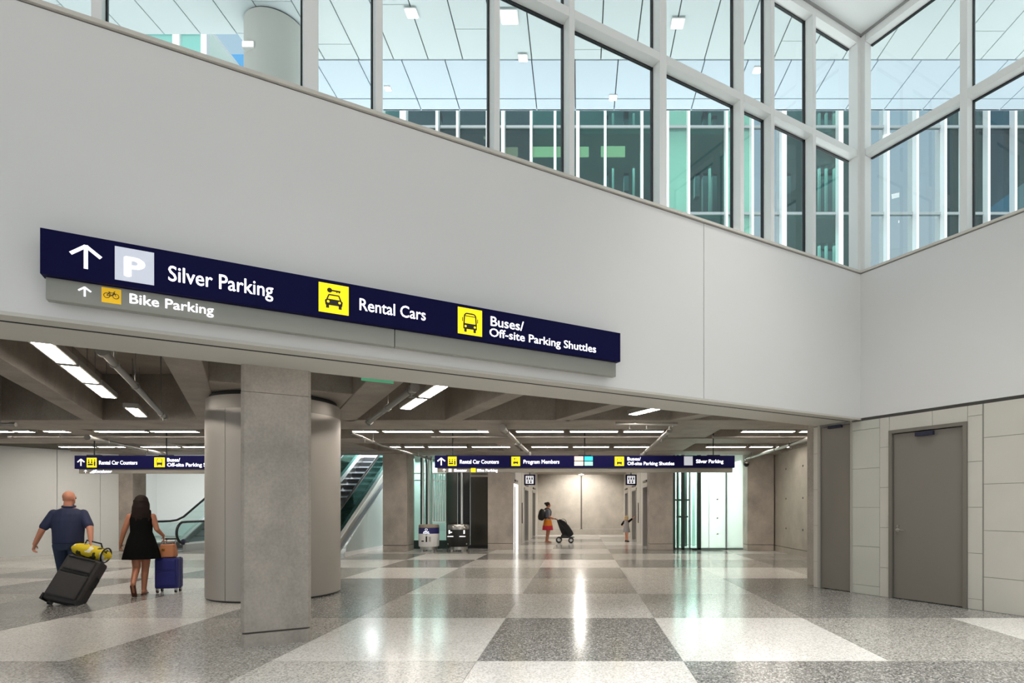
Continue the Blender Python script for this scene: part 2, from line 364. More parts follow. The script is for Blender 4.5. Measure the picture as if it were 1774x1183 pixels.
baysB = [(1.62,.10),(3.2,.075),(4.8,.075),(6.4,.075),(8.0,.075),(9.6,.075),(11.2,.075)]
clerestory('window_2', 'clerestory glazing above the right hand white wall', wb, -B3, A3, baysB, .09)
cp = thing('trim_1', wa(0,0,ZS), 'pale metal corner post where the two runs of clerestory glass meet', kind='structure')
obj('corner_post', MB().prism([tuple(wa(.085,-.005)[:2]), tuple(wa(0.0,-.005)[:2]), tuple(wb(.085,-.005)[:2]), tuple(wb(.085,.16)[:2]), tuple((CN+A3*.16+B3*.16)[:2]), tuple(wa(.085,.16)[:2])], ZS, ZH), FRAME, cp)
# atrium ceiling
ce = thing('ceiling_1', (0,0,9.4), 'smooth white ceiling of the tall atrium at the glazed corner', kind='structure')
poly = [tuple((CN+A3*.1+B3*.1)[:2]), tuple(wa(16,.1)[:2]), (-9.2,-7), (14,-7), tuple(wb(12,.1)[:2])]
obj('ceiling_board', MB().prism(poly, ZH+.03, ZH+.15), mat('ceiling_white', (232,234,233), .6), ce)
obj('ceiling_edge_trim', boxA(0, 16, -.03, .12, ZH, ZH+.03), mat('ceiling_shadow_trim', (150,150,148), .6), ce)
obj('ceiling_edge_trim', boxB(0, 12, -.03, .12, ZH, ZH+.03), MATS['ceiling_shadow_trim'], ce)

wk = thing('wall_rear_left', (-9.3,-3,0), 'white side wall of the atrium behind the camera', kind='structure')
obj('plaster_panel', MB().prism([(-9.15,1.7),(-9.15,-8),(-9.45,-8),(-9.45,1.7)], 0, ZH+.03), PLASTER, wk)
# ------------------------------------------------------------------ outside: canopy soffit, road deck, glass terminal
ZC = 9.57
can = thing('canopy', (0,8,ZC), 'wide pale metal panelled canopy soffit outside the clerestory glass', kind='structure')
obj('canopy_backing', MB().prism([(-12,2),(22,2),(22,11.74),(-5.85,11.74),(-5.85,9.88),(-12,9.88)], ZC+.03, ZC+.5), mat('panel_gap', (40,50,58), .8), can)
def in_atrium(x, y):                                # wholly over the room: not outside, so no panel is needed
    p = Vector((x,y,0))-CN
    return p.dot(B3) < -.3 and p.dot(A3) < -.3
for k in range(-20, 34):
    x0, x1 = .375+.625*k+.010, .375+.625*(k+1)-.010
    ymax = 10.45 if x0 > -6.2 else 9.9
    y = 2.2+rnd.random()*1.8
    prev = 2.0
    while prev < ymax-.02:
        y1 = min(y, ymax)
        if not (in_atrium(x0, y1) and in_atrium(x1, y1) and in_atrium(x0, prev)) and y1 > prev+.05:
            obj('soffit_panel', box(x0, x1, prev+.006, y1-.006, ZC, ZC+.03), PANEL_M, can)
        prev = y; y += rnd.choice((1.25, 2.5, 2.5, 3.75))
for k in range(-9, 26):
    x0, x1 = .69+.785*k+.010, .69+.785*(k+1)-.010
    x0 = max(x0, -5.86)
    obj('soffit_edge_panel', box(x0, x1, 10.462, 11.425, ZC-.012, ZC+.03), PANEL_B, can)
    obj('soffit_edge_panel', box(x0, x1, 11.45, 11.77, ZC-.012, ZC+.03), PANEL_B, can)
obj('canopy_fascia', box(-5.86, 22, 11.74, 11.78, ZC-.012, ZC+.5), PANEL_B, can)
dk = thing('road_deck', (0,20,5), 'pale roadway deck outside between the hall and the glass terminal', kind='structure')
obj('deck_slab', MB().prism([tuple(wa(.2,1.0)[:2]), tuple(wa(16,1.0)[:2]), (-30,2.6), (-30,45), (30,45), (30,-2), tuple(wb(12,.6)[:2]), tuple(wb(.0,1.0)[:2])], 4.95, 5.0), mat('road_concrete', (190,190,186), .8), dk)

tb = thing('terminal_building', (5,20,5), 'glass fronted terminal with white vertical fins seen through the clerestory', 'building')
G1 = glass('teal_glazing', (172,212,206), .03, .02); G2 = glass('dark_green_glazing', (160,183,182), .05, .02); G3 = glass('mint_glazing', (190,235,222), .1, .03, .55, (170,222,205)); G4 = glass('mirror_blue_glazing', (150,200,208), .6, .015); G5 = glass('deep_teal_glazing', (70,160,176), .06, .02)
fins = [586,640,666,702,760,795,846,873,921,962,1001,1048,1111,1155,1191,1256,1300,1354,1405,1451,1490,1532,1582,1630,1662,1704,1750,1798,1846,1896]
wide = {702:.22, 1354:.17, 1451:.16, 873:.12, 1001:.12}
pick = [G2,G2,G1,G2,G2,G2,G1,G2,G1,G1,G1,G1,G1,G3,G1,G3,G4,G1,G1,G1,G4,G4,G4,G2,G2,G5,G2,G5,G2]
YF = 20.0
zt1 = zat(0, 221, YF); zt2 = 11.6; zt0 = 8.6
for i in range(len(fins)-1):
    x0, x1 = ray(fins[i], YF), ray(fins[i+1], YF)
    for z0, z1 in ((5.05, zt0), (zt0+.07, zt2), (zt2+.07, zt1-.04), (zt1+.04, 16.8)):
        obj('pane', box(x0+.03, x1-.03, YF, YF+.03, z0, z1), pick[i], tb)
FIN = mat('white_fin', (244,246,246), .35)
for px in fins: obj('fin', box(ray(px,YF)-wide.get(px,.085)/2, ray(px,YF)+wide.get(px,.085)/2, YF-.28, YF-.01, 5, 16.9), FIN, tb, bevel=.01)
for z in (zt0+.035, zt2+.035, zt1): obj('spandrel_rail', box(ray(586,YF), ray(1896,YF), YF-.06, YF+.02, z-.045, z+.045), mat('rail_grey', (150,158,160), .4), tb)
obj('back_wall', box(ray(586,YF), ray(1896,YF), 26, 26.2, 5, 17), mat('interior_teal_wall', (92,124,120), .7), tb)
obj('roof_slab', box(ray(586,YF)-.3, ray(1896,YF)+.3, YF-.05, 26.2, 16.9, 17.3), PANEL_B, tb)
for z in (8.55, 11.55, 14.5): obj('floor_slab', box(ray(586,YF), ray(1896,YF), YF+.15, 26, z, z+.25), mat('slab_grey', (120,130,128), .7), tb)
for p0, p1, y0, y1 in ((876,897,255,270),(918,974,254,271),(1002,1020,254,271),(1041,1083,253,271),(838,850,236,240)):
    obj('ceiling_panel', box(ray(p0,20.08), ray(p1,20.08), 20.08, 20.13, zat(0,y1,20.08), zat(0,y0,20.08)), mat('cream_panel', (255,222,180), .5, emit=.75), tb)
for px, y0, y1 in ((1208,258,340),(1222,190,400),(1238,200,395),(1270,200,400),(1312,200,400),(1366,300,440),(1426,190,450),(1438,190,460),(1050,200,330),(1085,190,330),(760,190,260),(1180,190,380),(1600,200,440)):
    obj('interior_column', box(ray(px,22.5)-.09, ray(px,22.5)+.09, 22.5, 22.8, zat(0,y1,22.5), zat(0,y0,22.5)), mat('interior_dark_teal', (38,66,72), .5), tb)
for px in (1062,1098,1230,1262,1420,1432,1446):
    obj('interior_fin', box(ray(px,22)-.04, ray(px,22)+.04, 22, 22.1, 5, 16.5), mat('interior_pale', (188,196,194), .5), tb)
# interior stair flights behind the glass
for (pa, ya, pb, yb) in ((1300,320,1345,230),(1250,300,1275,200),(1345,330,1380,260)):
    p, q = Vector((ray(pa,23), 23, zat(0,ya,23))), Vector((ray(pb,23), 23, zat(0,yb,23)))
    obj('stair_flight', MB().obox(p, q-p, (0,1.2,0), (0,0,.35)), MATS['interior_dark_teal'], tb)
# low glass pavilion at far left, under the canopy edge
gp = thing('glass_pavilion', (-15,20,5), 'pale teal glass pavilion with white posts at the upper left', 'building')
G6 = glass('pale_teal_glazing', (196,240,234), .1, .02, .6, (186,236,228))
for p0, p1 in ((226,246),(246,308),(308,354)):
    obj('pane', box(ray(p0,YF)+.02, ray(p1,YF)-.02, YF, YF+.04, 5, zat(0,50,YF)), G6, gp)
for px, w in ((246,.14),(308,.24),(356,.2)): obj('post', box(ray(px,YF)-w/2, ray(px,YF)+w/2, YF-.1, YF+.05, 5, zat(0,46,YF)), FIN, gp)
obj('roof_edge', box(ray(220,YF), ray(362,YF), YF-.15, YF+2, zat(0,50,YF), zat(0,44,YF)), FIN, gp)
obj('back_wall', box(ray(220,YF), ray(362,YF), YF+1.9, YF+2, 5, zat(0,50,YF)), WHITEP, gp)
bb = thing('sky_slab', (-16,27,5), 'flat blue slab standing in for sky beyond the canopy at the upper left', 'building')
Y2 = 27  # blue slab added where sky shows past the canopy
obj('wall', box(ray(350,Y2), ray(425,Y2), Y2, Y2+4, 5, zat(0,94,Y2)), mat('sky_blue', (62,140,192), .5), bb)
obj('sky_slab_top', MB().prism([(ray(356,Y2),Y2-.1),(ray(372,Y2),Y2-.1),(ray(372,Y2),Y2+2),(ray(356,Y2),Y2+2)], zat(0,94,Y2), zat(0,88,Y2)), MATS['sky_blue'], bb)

# ------------------------------------------------------------------ hall under the deck: ceiling slab, beams
ZB = 3.25; ZSL = 4.2
c2 = thing('ceiling_2', (0,14,ZSL), 'board marked concrete coffered ceiling with deep beams over the lower hall', kind='structure')
back = [tuple(wa(-.1,.92)[:2]), tuple(wa(16,.92)[:2]), (-22,2.6), (-22,33.5), (9,33.5), (9,10.6)]
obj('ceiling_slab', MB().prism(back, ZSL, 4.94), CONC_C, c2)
for xb, wd in ((-14.6,.34),(-12.3,.34),(-10.02,.34),(-7.65,.40),(-4.9,.48),(-2.63,.32),(-.37,.32),(2.0,.34)):
    d = -.5*xb + .866*11.9; s_ = d - 7.12
    p = Vector((xb, 11.9, ZB))
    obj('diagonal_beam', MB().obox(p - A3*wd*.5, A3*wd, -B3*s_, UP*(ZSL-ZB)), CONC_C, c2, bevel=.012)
for y0, y1, xr in ((11.84, 13.2, 9), (14.95, 16.1, 9), (18.3, 19.6, 9)):
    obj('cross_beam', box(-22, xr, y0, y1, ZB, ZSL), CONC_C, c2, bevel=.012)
for x0, x1 in ((2.15, 3.25), (-7.5, -6.4), (-12.6, -11.6), (6.55, 7.2), (-2.4,-1.9)):
    for y0, y1 in ((13.2, 14.95), (16.1, 18.3)):
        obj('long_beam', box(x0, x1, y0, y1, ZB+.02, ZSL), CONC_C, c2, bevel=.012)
obj('column_cap', MB().obox(Vector((-5.16,9.79,ZB+.018))-A3*1.25-B3*1.25, A3*2.5, B3*2.5, UP*(ZSL-ZB-.03)), CONC_C, c2, bevel=.012)
obj('lobby_ceiling', box(-3.2, 3.3, 19.6, 33, 3.3, ZSL), CONC_C, c2)
for x0, x1 in ((-12.4,-9.4),(-6.4,-3.2)): obj('perimeter_ceiling', box(x0, x1, 19.6, 33, 3.32, ZSL), CONC_C, c2)
obj('perimeter_ceiling', box(3.3, 9, 19.6, 33, 3.32, ZSL), CONC_C, c2)

# outer walls of the hall
def wall(name, label, mb, m): 
    t = thing(name, mb.v[0], label, kind='structure'); obj('wall_face', mb, m, t); return t
wfr = wall('wall_far_right', 'pale concrete wall with tie holes and a base groove beyond the fire door', box(6.6, 6.9, 10.9, 24, .2, ZSL), CONC_W)
obj('base_course', box(6.6, 6.9, 10.9, 24, 0, .185), CONC_W, wfr)
for y in (15.6, 17.0, 18.4):
    for z in (.8, 1.75, 2.7):
        obj('tie_hole', MB().cyl((6.592, y+.1, z), (6.602, y+.1, z), .03), mat('tie_hole_shadow', (84,79,73), .8), wfr)
obj('return_wall', MB().obox((4.47,10.72,0), A3*2.8, B3*.3, UP*ZSL), CONC_W, wfr)
wlb = wall('wall_lobby_back', 'pale concrete wall closing the end of the elevator lobby, split by one vertical joint', box(-2.6, .03, 32, 32.3, .3, ZSL), CONC_W)
obj('wall_face', box(.06+.05, 2.7, 32, 32.3, .3, ZSL), CONC_W, wlb)
obj('vertical_joint', box(-.02, .16, 32.06, 32.3, 0, ZSL), mat('joint_shadow', (92,86,78), .8), wlb)
obj('base_course', box(-2.6, 2.7, 32.0, 32.3, 0, .28), CONC_W, wlb)
wb1 = wall('wall_far_back', 'plain back wall of the hall behind the escalators', box(-26, -3.2, 30, 30.3, 0, 6), mat('hall_white', (228,230,227), .5))
obj('wall_face', box(3.3, 9, 26, 26.3, 0, ZSL), mat('hall_white', (228,230,227), .5), wb1)
# left wall: white panels with open joints
wfl = thing('wall_far_left', (-17,17,0), 'white panelled wall with fine vertical joints at the far left of the hall', kind='structure')
p0, p1 = Vector((-19.4,12.9,0)), Vector((-15.5,19.4,0)); dl = (p1-p0).normalized(); nl = Vector((-dl.y, dl.x, 0)); L_ = (p1-p0).length
obj('panel_backing', MB().obox(p0+nl*.04, dl*L_, nl*.3, UP*ZSL), GROUT, wfl)
k = 0.0
for w in (1.1,.12,1.3,.5,1.3,.35,1.3,1.1,1.3):
    if k >= L_: break
    w = min(w, L_-k); obj('wall_panel', MB().obox(p0+dl*(k+.006), dl*(w-.012), nl*.04, UP*3.28), WHITEP, wfl); k += w
obj('left_return', box(-22, -19.3, 12.6, 12.9, 0, ZSL), WHITEP, wfl)
obj('left_end', box(-22.3, -22, 2, 30, 0, ZSL), WHITEP, wfl)

# piers (floor to ceiling, concrete with a base groove)
def pier(label, x0, x1, y0, y1, m=None, z1=ZB+.2):
    t = thing('concrete_pier', ((x0+x1)/2, y0, 0), label, 'pier', kind='structure')
    obj('shaft', box(x0, x1, y0, y1, .215, z1), m or CONC, t, bevel=.01); obj('groove', box(x0+.012, x1-.012, y0+.012, y1, .195, .22), MATS['joint_shadow'], t)
    obj('base', box(x0, x1, y0, y1, 0, .2), m or CONC, t, bevel=.008); return t
pier('square concrete pier between the escalator glass and the recycling bin', ray(663,19.2), ray(705,19.2), 19.2, 20.0)
pier('wide concrete pier left of the elevator lobby', ray(845,20.2), ray(889,20.2), 20.2, 20.9)
pier('wide concrete pier right of the elevator lobby', ray(1125,20), ray(1166,20), 20, 20.7)
pier('concrete pier at the right end of the frosted glass lift', ray(1295,19.5), ray(1341,19.5), 19.5, 20.3)
pier('grey concrete pier behind the woman in the black dress', ray(200,19.4), ray(230,19.4), 19.4, 20.0)
sc = thing('concrete_column', (-3.23,6.08,0), 'big square cast concrete column standing just behind the opening', 'column', kind='structure')
q0, q1 = Vector((ray(417,5.97), 5.97, 0)), Vector((ray(539,6.31), 6.31, 0))
q1 = q0 + A3*.665
def colpoly(ins=0, ch=.03):
    o = q0 + A3*ins + B3*ins; w_ = .665-2*ins; P = []
    for (u, v) in ((ch,0),(w_-ch,0),(w_,ch),(w_,w_-ch),(w_-ch,w_),(ch,w_),(0,w_-ch),(0,ch)): P.append(tuple((o+A3*u+B3*v)[:2]))
    return P
obj('shaft', MB().prism(colpoly(), .155, 2.66), CONC, sc); obj('shaft_top', MB().prism(colpoly(.002), 2.664, ZSL), CONC, sc)
obj('groove', MB().prism(colpoly(.014), .13, .16), MATS['joint_shadow'], sc); obj('base', MB().prism(colpoly(), 0, .135), CONC, sc)

# large round clad column, running on up through the deck to the canopy
rc = thing('round_column', (-5.16,9.79,0), 'large round metal clad column behind the square concrete column', 'column', kind='structure')
cx, cy, RR = -5.16, 9.79, 1.015
best = min((abs((cx+RR*math.cos(p_))/(cy+RR*math.sin(p_))+.615), p_) for p_ in [R(180+90*i/900) for i in range(901)] if True)[1]
for i in range(6):
    a0, a1 = best+R(60)*i+.004, best+R(60)*(i+1)-.004
    out = [(cx+RR*math.cos(a0+(a1-a0)*j/20), cy+RR*math.sin(a0+(a1-a0)*j/20)) for j in range(21)]
    inn = [(cx+(RR-.03)*math.cos(a0+(a1-a0)*j/20), cy+(RR-.03)*math.sin(a0+(a1-a0)*j/20)) for j in range(20,-1,-1)]
    m_ = MB().prism(out+inn, .03, 2.98); m_.smooth = True; obj('cladding_panel', m_, CLAD, rc, sharp=30)
core = MB().lathe([(RR-.03,0),(RR-.03,2.99)], (cx,cy), 64); obj('core', core, mat('clad_joint_dark', (70,68,64), .6), rc)
obj('collar', MB().lathe([(RR-.012,2.985),(RR-.012,3.19)], (cx,cy), 64), mat('collar_metal', (132,127,121), .4, metal=.4), rc)
obj('top_groove', MB().lathe([(RR-.06,3.19),(RR-.06,3.26)], (cx,cy), 64), DARK, rc)
up = thing('round_column', (cx,cy,5), 'slim round column outside the glass reaching up to the canopy soffit', 'column', kind='structure')
obj('shaft', MB().lathe([(.473,5.0),(.473,ZC-.03)], (cx,cy), 64), mat('column_plaster', (206,204,198), .5), up)
obj('top_gap', MB().lathe([(.455,ZC-.03),(.455,ZC)], (cx,cy), 64), MATS['panel_gap'], up)
dv = (Vector((ray(466,1),1,0))-Vector((0,0,0))).normalized()
fx = Vector((cx,cy,0)) + Vector((-.2,-.43,0)); zf = zat(0,78,9.33)
wl_ = thing('wall_lamp', (fx.x,fx.y,zf), 'small white lit wall lamp on the slim outdoor column', 'lamp')
obj('lamp_housing', MB().box(fx.x-.1, fx.x+.1, fx.y-.05, fx.y+.06, zf-.055, zf+.055), FRAME, wl_, bevel=.006)
obj('lamp_lens', MB().box(fx.x-.085, fx.x+.085, fx.y-.06, fx.y-.045, zf-.04, zf+.04), emitter('lamp_lens_soft', (255,252,244), 1.6), wl_)
# ------------------------------------------------------------------ flat lettering and pictograms on signs
class Face:
    """a sign face: origin o, u to the reader's right, up, normal n towards the reader"""
    def __init__(s, o, u, n): s.o, s.u, s.n = Vector(o), Vector(u).normalized(), Vector(n).normalized()
    def p(s, x, z, w): return s.o + s.u*x + UP*z + s.n*w
    def poly(s, mb, pts, w=.002, th=.002):
        a = sum(pts[i-1][0]*pts[i][1]-pts[i][0]*pts[i-1][1] for i in range(len(pts)))
        if a < 0: pts = pts[::-1]
        n = len(pts)
        mb.add([s.p(x,z,w) for x,z in pts]+[s.p(x,z,w+th) for x,z in pts],
               [tuple(range(n))[::-1], tuple(range(n,2*n))]+[(i,(i+1)%n,(i+1)%n+n,i+n) for i in range(n)]); return mb
    def rect(s, mb, x0, z0, x1, z1, w=.002): return s.poly(mb, [(x0,z0),(x1,z0),(x1,z1),(x0,z1)], w)
    def disc(s, mb, x, z, r, w=.004, n=18): return s.poly(mb, [(x+r*math.cos(2*math.pi*i/n), z+r*math.sin(2*math.pi*i/n)) for i in range(n)], w)
    def line(s, mb, x0, z0, x1, z1, t, w=.004):
        d = Vector((x1-x0, z1-z0)); d.normalize(); q = Vector((-d.y, d.x))*t/2
        return s.poly(mb, [(x0+q.x,z0+q.y),(x1+q.x,z1+q.y),(x1-q.x,z1-q.y),(x0-q.x,z0-q.y)], w)
    def ring(s, mb, x, z, r, t, w=.004, n=22):
        for i in range(n):
            a0, a1 = 2*math.pi*i/n, 2*math.pi*(i+1)/n
            s.poly(mb, [(x+(r-t/2)*math.cos(a0), z+(r-t/2)*math.sin(a0)), (x+(r+t/2)*math.cos(a0), z+(r+t/2)*math.sin(a0)), (x+(r+t/2)*math.cos(a1), z+(r+t/2)*math.sin(a1)), (x+(r-t/2)*math.cos(a1), z+(r-t/2)*math.sin(a1))], w)
        return mb
    def text(s, txt, x0, x1, zb, cap, w=.003, bold=.013):
        cu = bpy.data.curves.new('lettering', 'FONT'); cu.body = txt; cu.size = 1; cu.extrude = .004; cu.offset = 0; cu.resolution_u = 3
        o = bpy.data.objects.new('lettering', cu); COL.objects.link(o)
        bpy.context.view_layer.update()
        me = bpy.data.meshes.new_from_object(o.evaluated_get(bpy.context.evaluated_depsgraph_get()))
        bpy.data.objects.remove(o); bpy.data.curves.remove(cu)
        xs = [v.co.x for v in me.vertices]; a, b = min(xs), max(xs); k = (x1-x0)/(b-a); kz = cap/(.729+bold)
        mb = MB()
        for ox, oz in ((0,0),(-bold,0),(bold,0),(0,-bold*.7),(0,bold*.7)):      # five slightly shifted strokes make the letters bold
            mb.add([s.p(x0+(v.co.x+ox-a)*k, zb+(v.co.y+oz)*kz, w+(v.co.z+.004)*.3) for v in me.vertices], [tuple(f.vertices) for f in me.polygons])
        bpy.data.meshes.remove(me); return mb
    # pictograms drawn in a square of side q with lower left corner x, z
    def arrow(s, x, z, h, t):
        mb = MB(); s.line(mb, x, z, x, z+h, t); s.line(mb, x, z+h-t*.3, x-h*.50, z+h*.55, t); s.line(mb, x, z+h-t*.3, x+h*.50, z+h*.55, t); return mb
    def car(s, x, z, q, key=True):
        mb = MB(); X = lambda a: x+a*q; Z = lambda a: z+a*q
        s.poly(mb, [(X(.22),Z(.28)),(X(.78),Z(.28)),(X(.80),Z(.44)),(X(.73),Z(.50)),(X(.27),Z(.50)),(X(.20),Z(.44))])
        for (a,b,c,d) in ((.27,.48,.34,.66),(.34,.65,.66,.65),(.66,.66,.73,.48)): s.line(mb, X(a),Z(b),X(c),Z(d), q*.045)
        for a in (.24,.66): s.poly(mb, [(X(a),Z(.17)),(X(a+.1),Z(.17)),(X(a+.1),Z(.30)),(X(a),Z(.30))])
        if key:
            s.disc(mb, X(.36), Z(.81), q*.085); s.line(mb, X(.40), Z(.81), X(.72), Z(.81), q*.055)
            for a in (.6,.68): s.line(mb, X(a), Z(.81), X(a), Z(.75), q*.04)
        return mb
    def bus(s, x, z, q):
        mb = MB(); X = lambda a: x+a*q; Z = lambda a: z+a*q
        s.poly(mb, [(X(.22),Z(.22)),(X(.78),Z(.22)),(X(.78),Z(.44)),(X(.22),Z(.44))])
        for (a,b,c,d) in ((.25,.42,.27,.76),(.27,.76,.34,.83),(.34,.83,.66,.83),(.66,.83,.73,.76),(.73,.76,.75,.42)): s.line(mb, X(a),Z(b),X(c),Z(d), q*.05)
        s.line(mb, X(.28), Z(.73), X(.72), Z(.73), q*.03)
        for a in (.26,.64): s.poly(mb, [(X(a),Z(.10)),(X(a+.1),Z(.10)),(X(a+.1),Z(.24)),(X(a),Z(.24))])
        for a in (.19,.81): s.line(mb, X(a), Z(.5), X(a), Z(.66), q*.03)
        return mb
    def lights(s, x, z, q, zz, m=.0):
        mb = MB()
        for a in (.31,.69): s.disc(mb, x+a*q, z+zz*q, q*.045, .0065, 12)
        return mb
    def bike(s, x, z, q):
        mb = MB(); X = lambda a: x+a*q; Z = lambda a: z+a*q; t = q*.035
        s.ring(mb, X(.27), Z(.42), q*.155, t); s.ring(mb, X(.73), Z(.42), q*.155, t)
        for (a,b,c,d) in ((.27,.42,.40,.62),(.40,.62,.65,.62),(.65,.62,.50,.42),(.50,.42,.40,.62),(.27,.42,.50,.42),(.73,.42,.63,.70),(.63,.70,.70,.72),(.35,.66,.43,.66)): s.line(mb, X(a),Z(b),X(c),Z(d), t)
        return mb
    def people(s, x, z, q, n=3):
        mb = MB()
        for i in range(n):
            c = x+q*(.2+.3*i); s.disc(mb, c, z+q*.74, q*.075, n=10); s.poly(mb, [(c-q*.09,z+q*.42),(c+q*.09,z+q*.42),(c+q*.07,z+q*.63),(c-q*.07,z+q*.63)])
        s.rect(mb, x+q*.1, z+q*.2, x+q*.62, z+q*.38, .004)
        s.poly(mb, [(x+q*.72,z+q*.14),(x+q*.88,z+q*.14),(x+q*.88,z+q*.45),(x+q*.72,z+q*.45)], .004); return mb

# ------------------------------------------------------------------ the big sign on the white wall
SD = -.20
TL = ta(69, SD)
sg = thing('directional_sign', wa(7.7, SD, 3.05), 'largest navy directional sign, with grey strip below, fixed to the white wall over the opening', 'sign')
F = Face(wa(TL, SD), A3, -B3)
def SU(px, py, d=SD):
    t = ta(px, d); return TL - t, zat(px, py, wa(t, d).y)
uR = TL - ta(1075, SD)
mb = MB(); P = []
for x in (0, uR):                                   # face leans out a little at the top
    P.append([F.p(x, 3.243, -.0), F.p(x, 3.595, .0), F.p(x, 3.595, -.12), F.p(x, 3.243, -.12)])
obj('sign_box', MB().loft(P), NAVY, sg, bevel=.004)
g0, g1 = SU(79, 500, -.14)[0]-.0, SU(1067, 640, -.14)[0]
FG = Face(wa(TL, -.14), A3, -B3)
obj('lower_panel', MB().obox(FG.p(g0, 3.068, -.08), A3*(1.0*(SU(684,600,-.14)[0]-g0)-.003), -B3*.08, UP*.175), SGREY, sg, bevel=.006)
x_ = SU(684,600,-.14)[0]
obj('lower_panel', MB().obox(FG.p(x_+.003, 3.068, -.08), A3*(g1-x_), -B3*.08, UP*.175), SGREY, sg, bevel=.006)
obj('wall_bracket', MB().obox(FG.p(.3, 3.1, -.14), A3*(g1-.6), -B3*.07, UP*.42), SOFFIT_W, sg)
def squares(face, parent, su, x0, x1, y0, y1, m, name='pictogram_square'):
    ua, za_ = su(x0, y1); ub, zb_ = su(x0, y0); uc = su(x1, y1)[0]; q = zb_-za_
    obj(name, face.rect(MB(), ua, za_, ua+(uc-ua), zb_, .001), m, parent); return ua, za_, max(q, .001), uc-ua
def put_text(face, parent, su, s_, x0, x1, ybase, ycap, bold=.013):
    u0, z0 = su(x0, ybase); z1 = su(x0, ycap)[1]; u1 = su(x1, ybase)[0]
    return obj('lettering', face.text(s_, u0, u1, z0, z1-z0, bold=bold), WHITE_E, parent)
a0, az = SU(149, 466); obj('arrow', F.arrow(a0, az, SU(149,425)[1]-az, .026), WHITE_E, sg)
ux, zx, q, wq = squares(F, sg, SU, 199, 267, 426, 484, PBLUE)
obj('letter_p', F.text('P', ux+wq*.27, ux+wq*.73, zx+q*.16, q*.64, .003, .04), WHITE_E, sg)
put_text(F, sg, SU, 'Silver Parking', 292, 473, 486, 458)
ux, zx, q, wq = squares(F, sg, SU, 552, 604, 488, 539, YELL_E); obj('pictogram', F.car(ux, zx, wq), PICT, sg); obj('pictogram_lamp', F.lights(ux, zx, wq, .4), YELL_E, sg)
put_text(F, sg, SU, 'Rental Cars', 623, 737, 537, 515)
ux, zx, q, wq = squares(F, sg, SU, 793, 835, 531, 577, YELL_E); obj('pictogram', F.bus(ux, zx, wq), PICT, sg); obj('pictogram_lamp', F.lights(ux, zx, wq, .32), YELL_E, sg)
put_text(F, sg, SU, 'Buses/', 850, 907, 564, 546.5); put_text(F, sg, SU, 'Off-site Parking Shuttles', 848, 1032, 582, 567)
SUG = lambda px, py: SU(px, py, -.14)
def SUG(px, py):
    t = ta(px, -.14); return TL - t, zat(px, py, wa(t, -.14).y)
a0, az = SUG(147, 514); obj('arrow', FG.arrow(a0, az, SUG(147,497)[1]-az, .013), WHITE_E, sg)
ux, zx, q, wq = squares(FG, sg, SUG, 176, 210, 497, 523, AMBER); obj('pictogram', FG.bike(ux, zx+q*.05, wq), PICT, sg)
put_text(FG, sg, SUG, 'Bike Parking', 225, 370, 525, 507)

# ------------------------------------------------------------------ hanging signs deep in the hall
YS = 14.5
def hang_sign(name, label, px0, px1, items, low_px, y_mid):
    x0, x1 = ray(px0, YS), ray(px1, YS); zt, zb = zat(0, 789, YS), zat(0, y_mid, YS)
    t = thing(name, ((x0+x1)/2, YS, zb), label, 'sign')
    obj('sign_box', box(x0, x1, YS, YS+.16, zb, zt), NAVY, t, bevel=.005)
    obj('lower_panel', box(ray(low_px,YS), x1-.05, YS+.03, YS+.13, zat(0, y_mid+8, YS), zb), mat('hanging_sign_grey', (122,118,110), .45), t)
    f = Face((0, YS, 0), (1,0,0), (0,-1,0)); fg = Face((0, YS+.03, 0), (1,0,0), (0,-1,0)); su = lambda px, py: (ray(px,YS), zat(px,py,YS))
    su2 = lambda px, py: (ray(px,YS+.03), zat(px,py,YS+.03))
    for it in items:
        k = it[0]; ff, ss = (fg, su2) if it[-1] == 'low' else (f, su)
        if k == 'arrow': u, z = ss(it[1], it[3]); obj('arrow', ff.arrow(u, z, ss(it[1],it[2])[1]-z, .03 if it[-1] != 'low' else .015), WHITE_E, t)
        elif k == 'text': u0, z0 = ss(it[2], it[4]); u1 = ss(it[3], it[4])[0]; obj('lettering', ff.text(it[1], u0, u1, z0, ss(it[2],it[5])[1]-z0, bold=.011), WHITE_E, t)
        elif k == 'sq':
            ux, zx, q, wq = squares(ff, t, ss, it[1], it[2], it[3], it[4], it[5])
            if it[6]: obj('pictogram', getattr(ff, it[6])(ux, zx, wq), PICT, t)
    for px in (px0+30, (px0+px1)/2, px1-36):
        obj('hanger_rod', MB().cyl((ray(px,YS), YS+.08, zt), (ray(px,YS), YS+.08, ZSL), .014, n=8), BLACK, t)
        obj('hanger_plate', box(ray(px,YS)-.16, ray(px,YS)+.16, YS+.03, YS+.13, zt, zt+.02), BLACK, t)
    return t
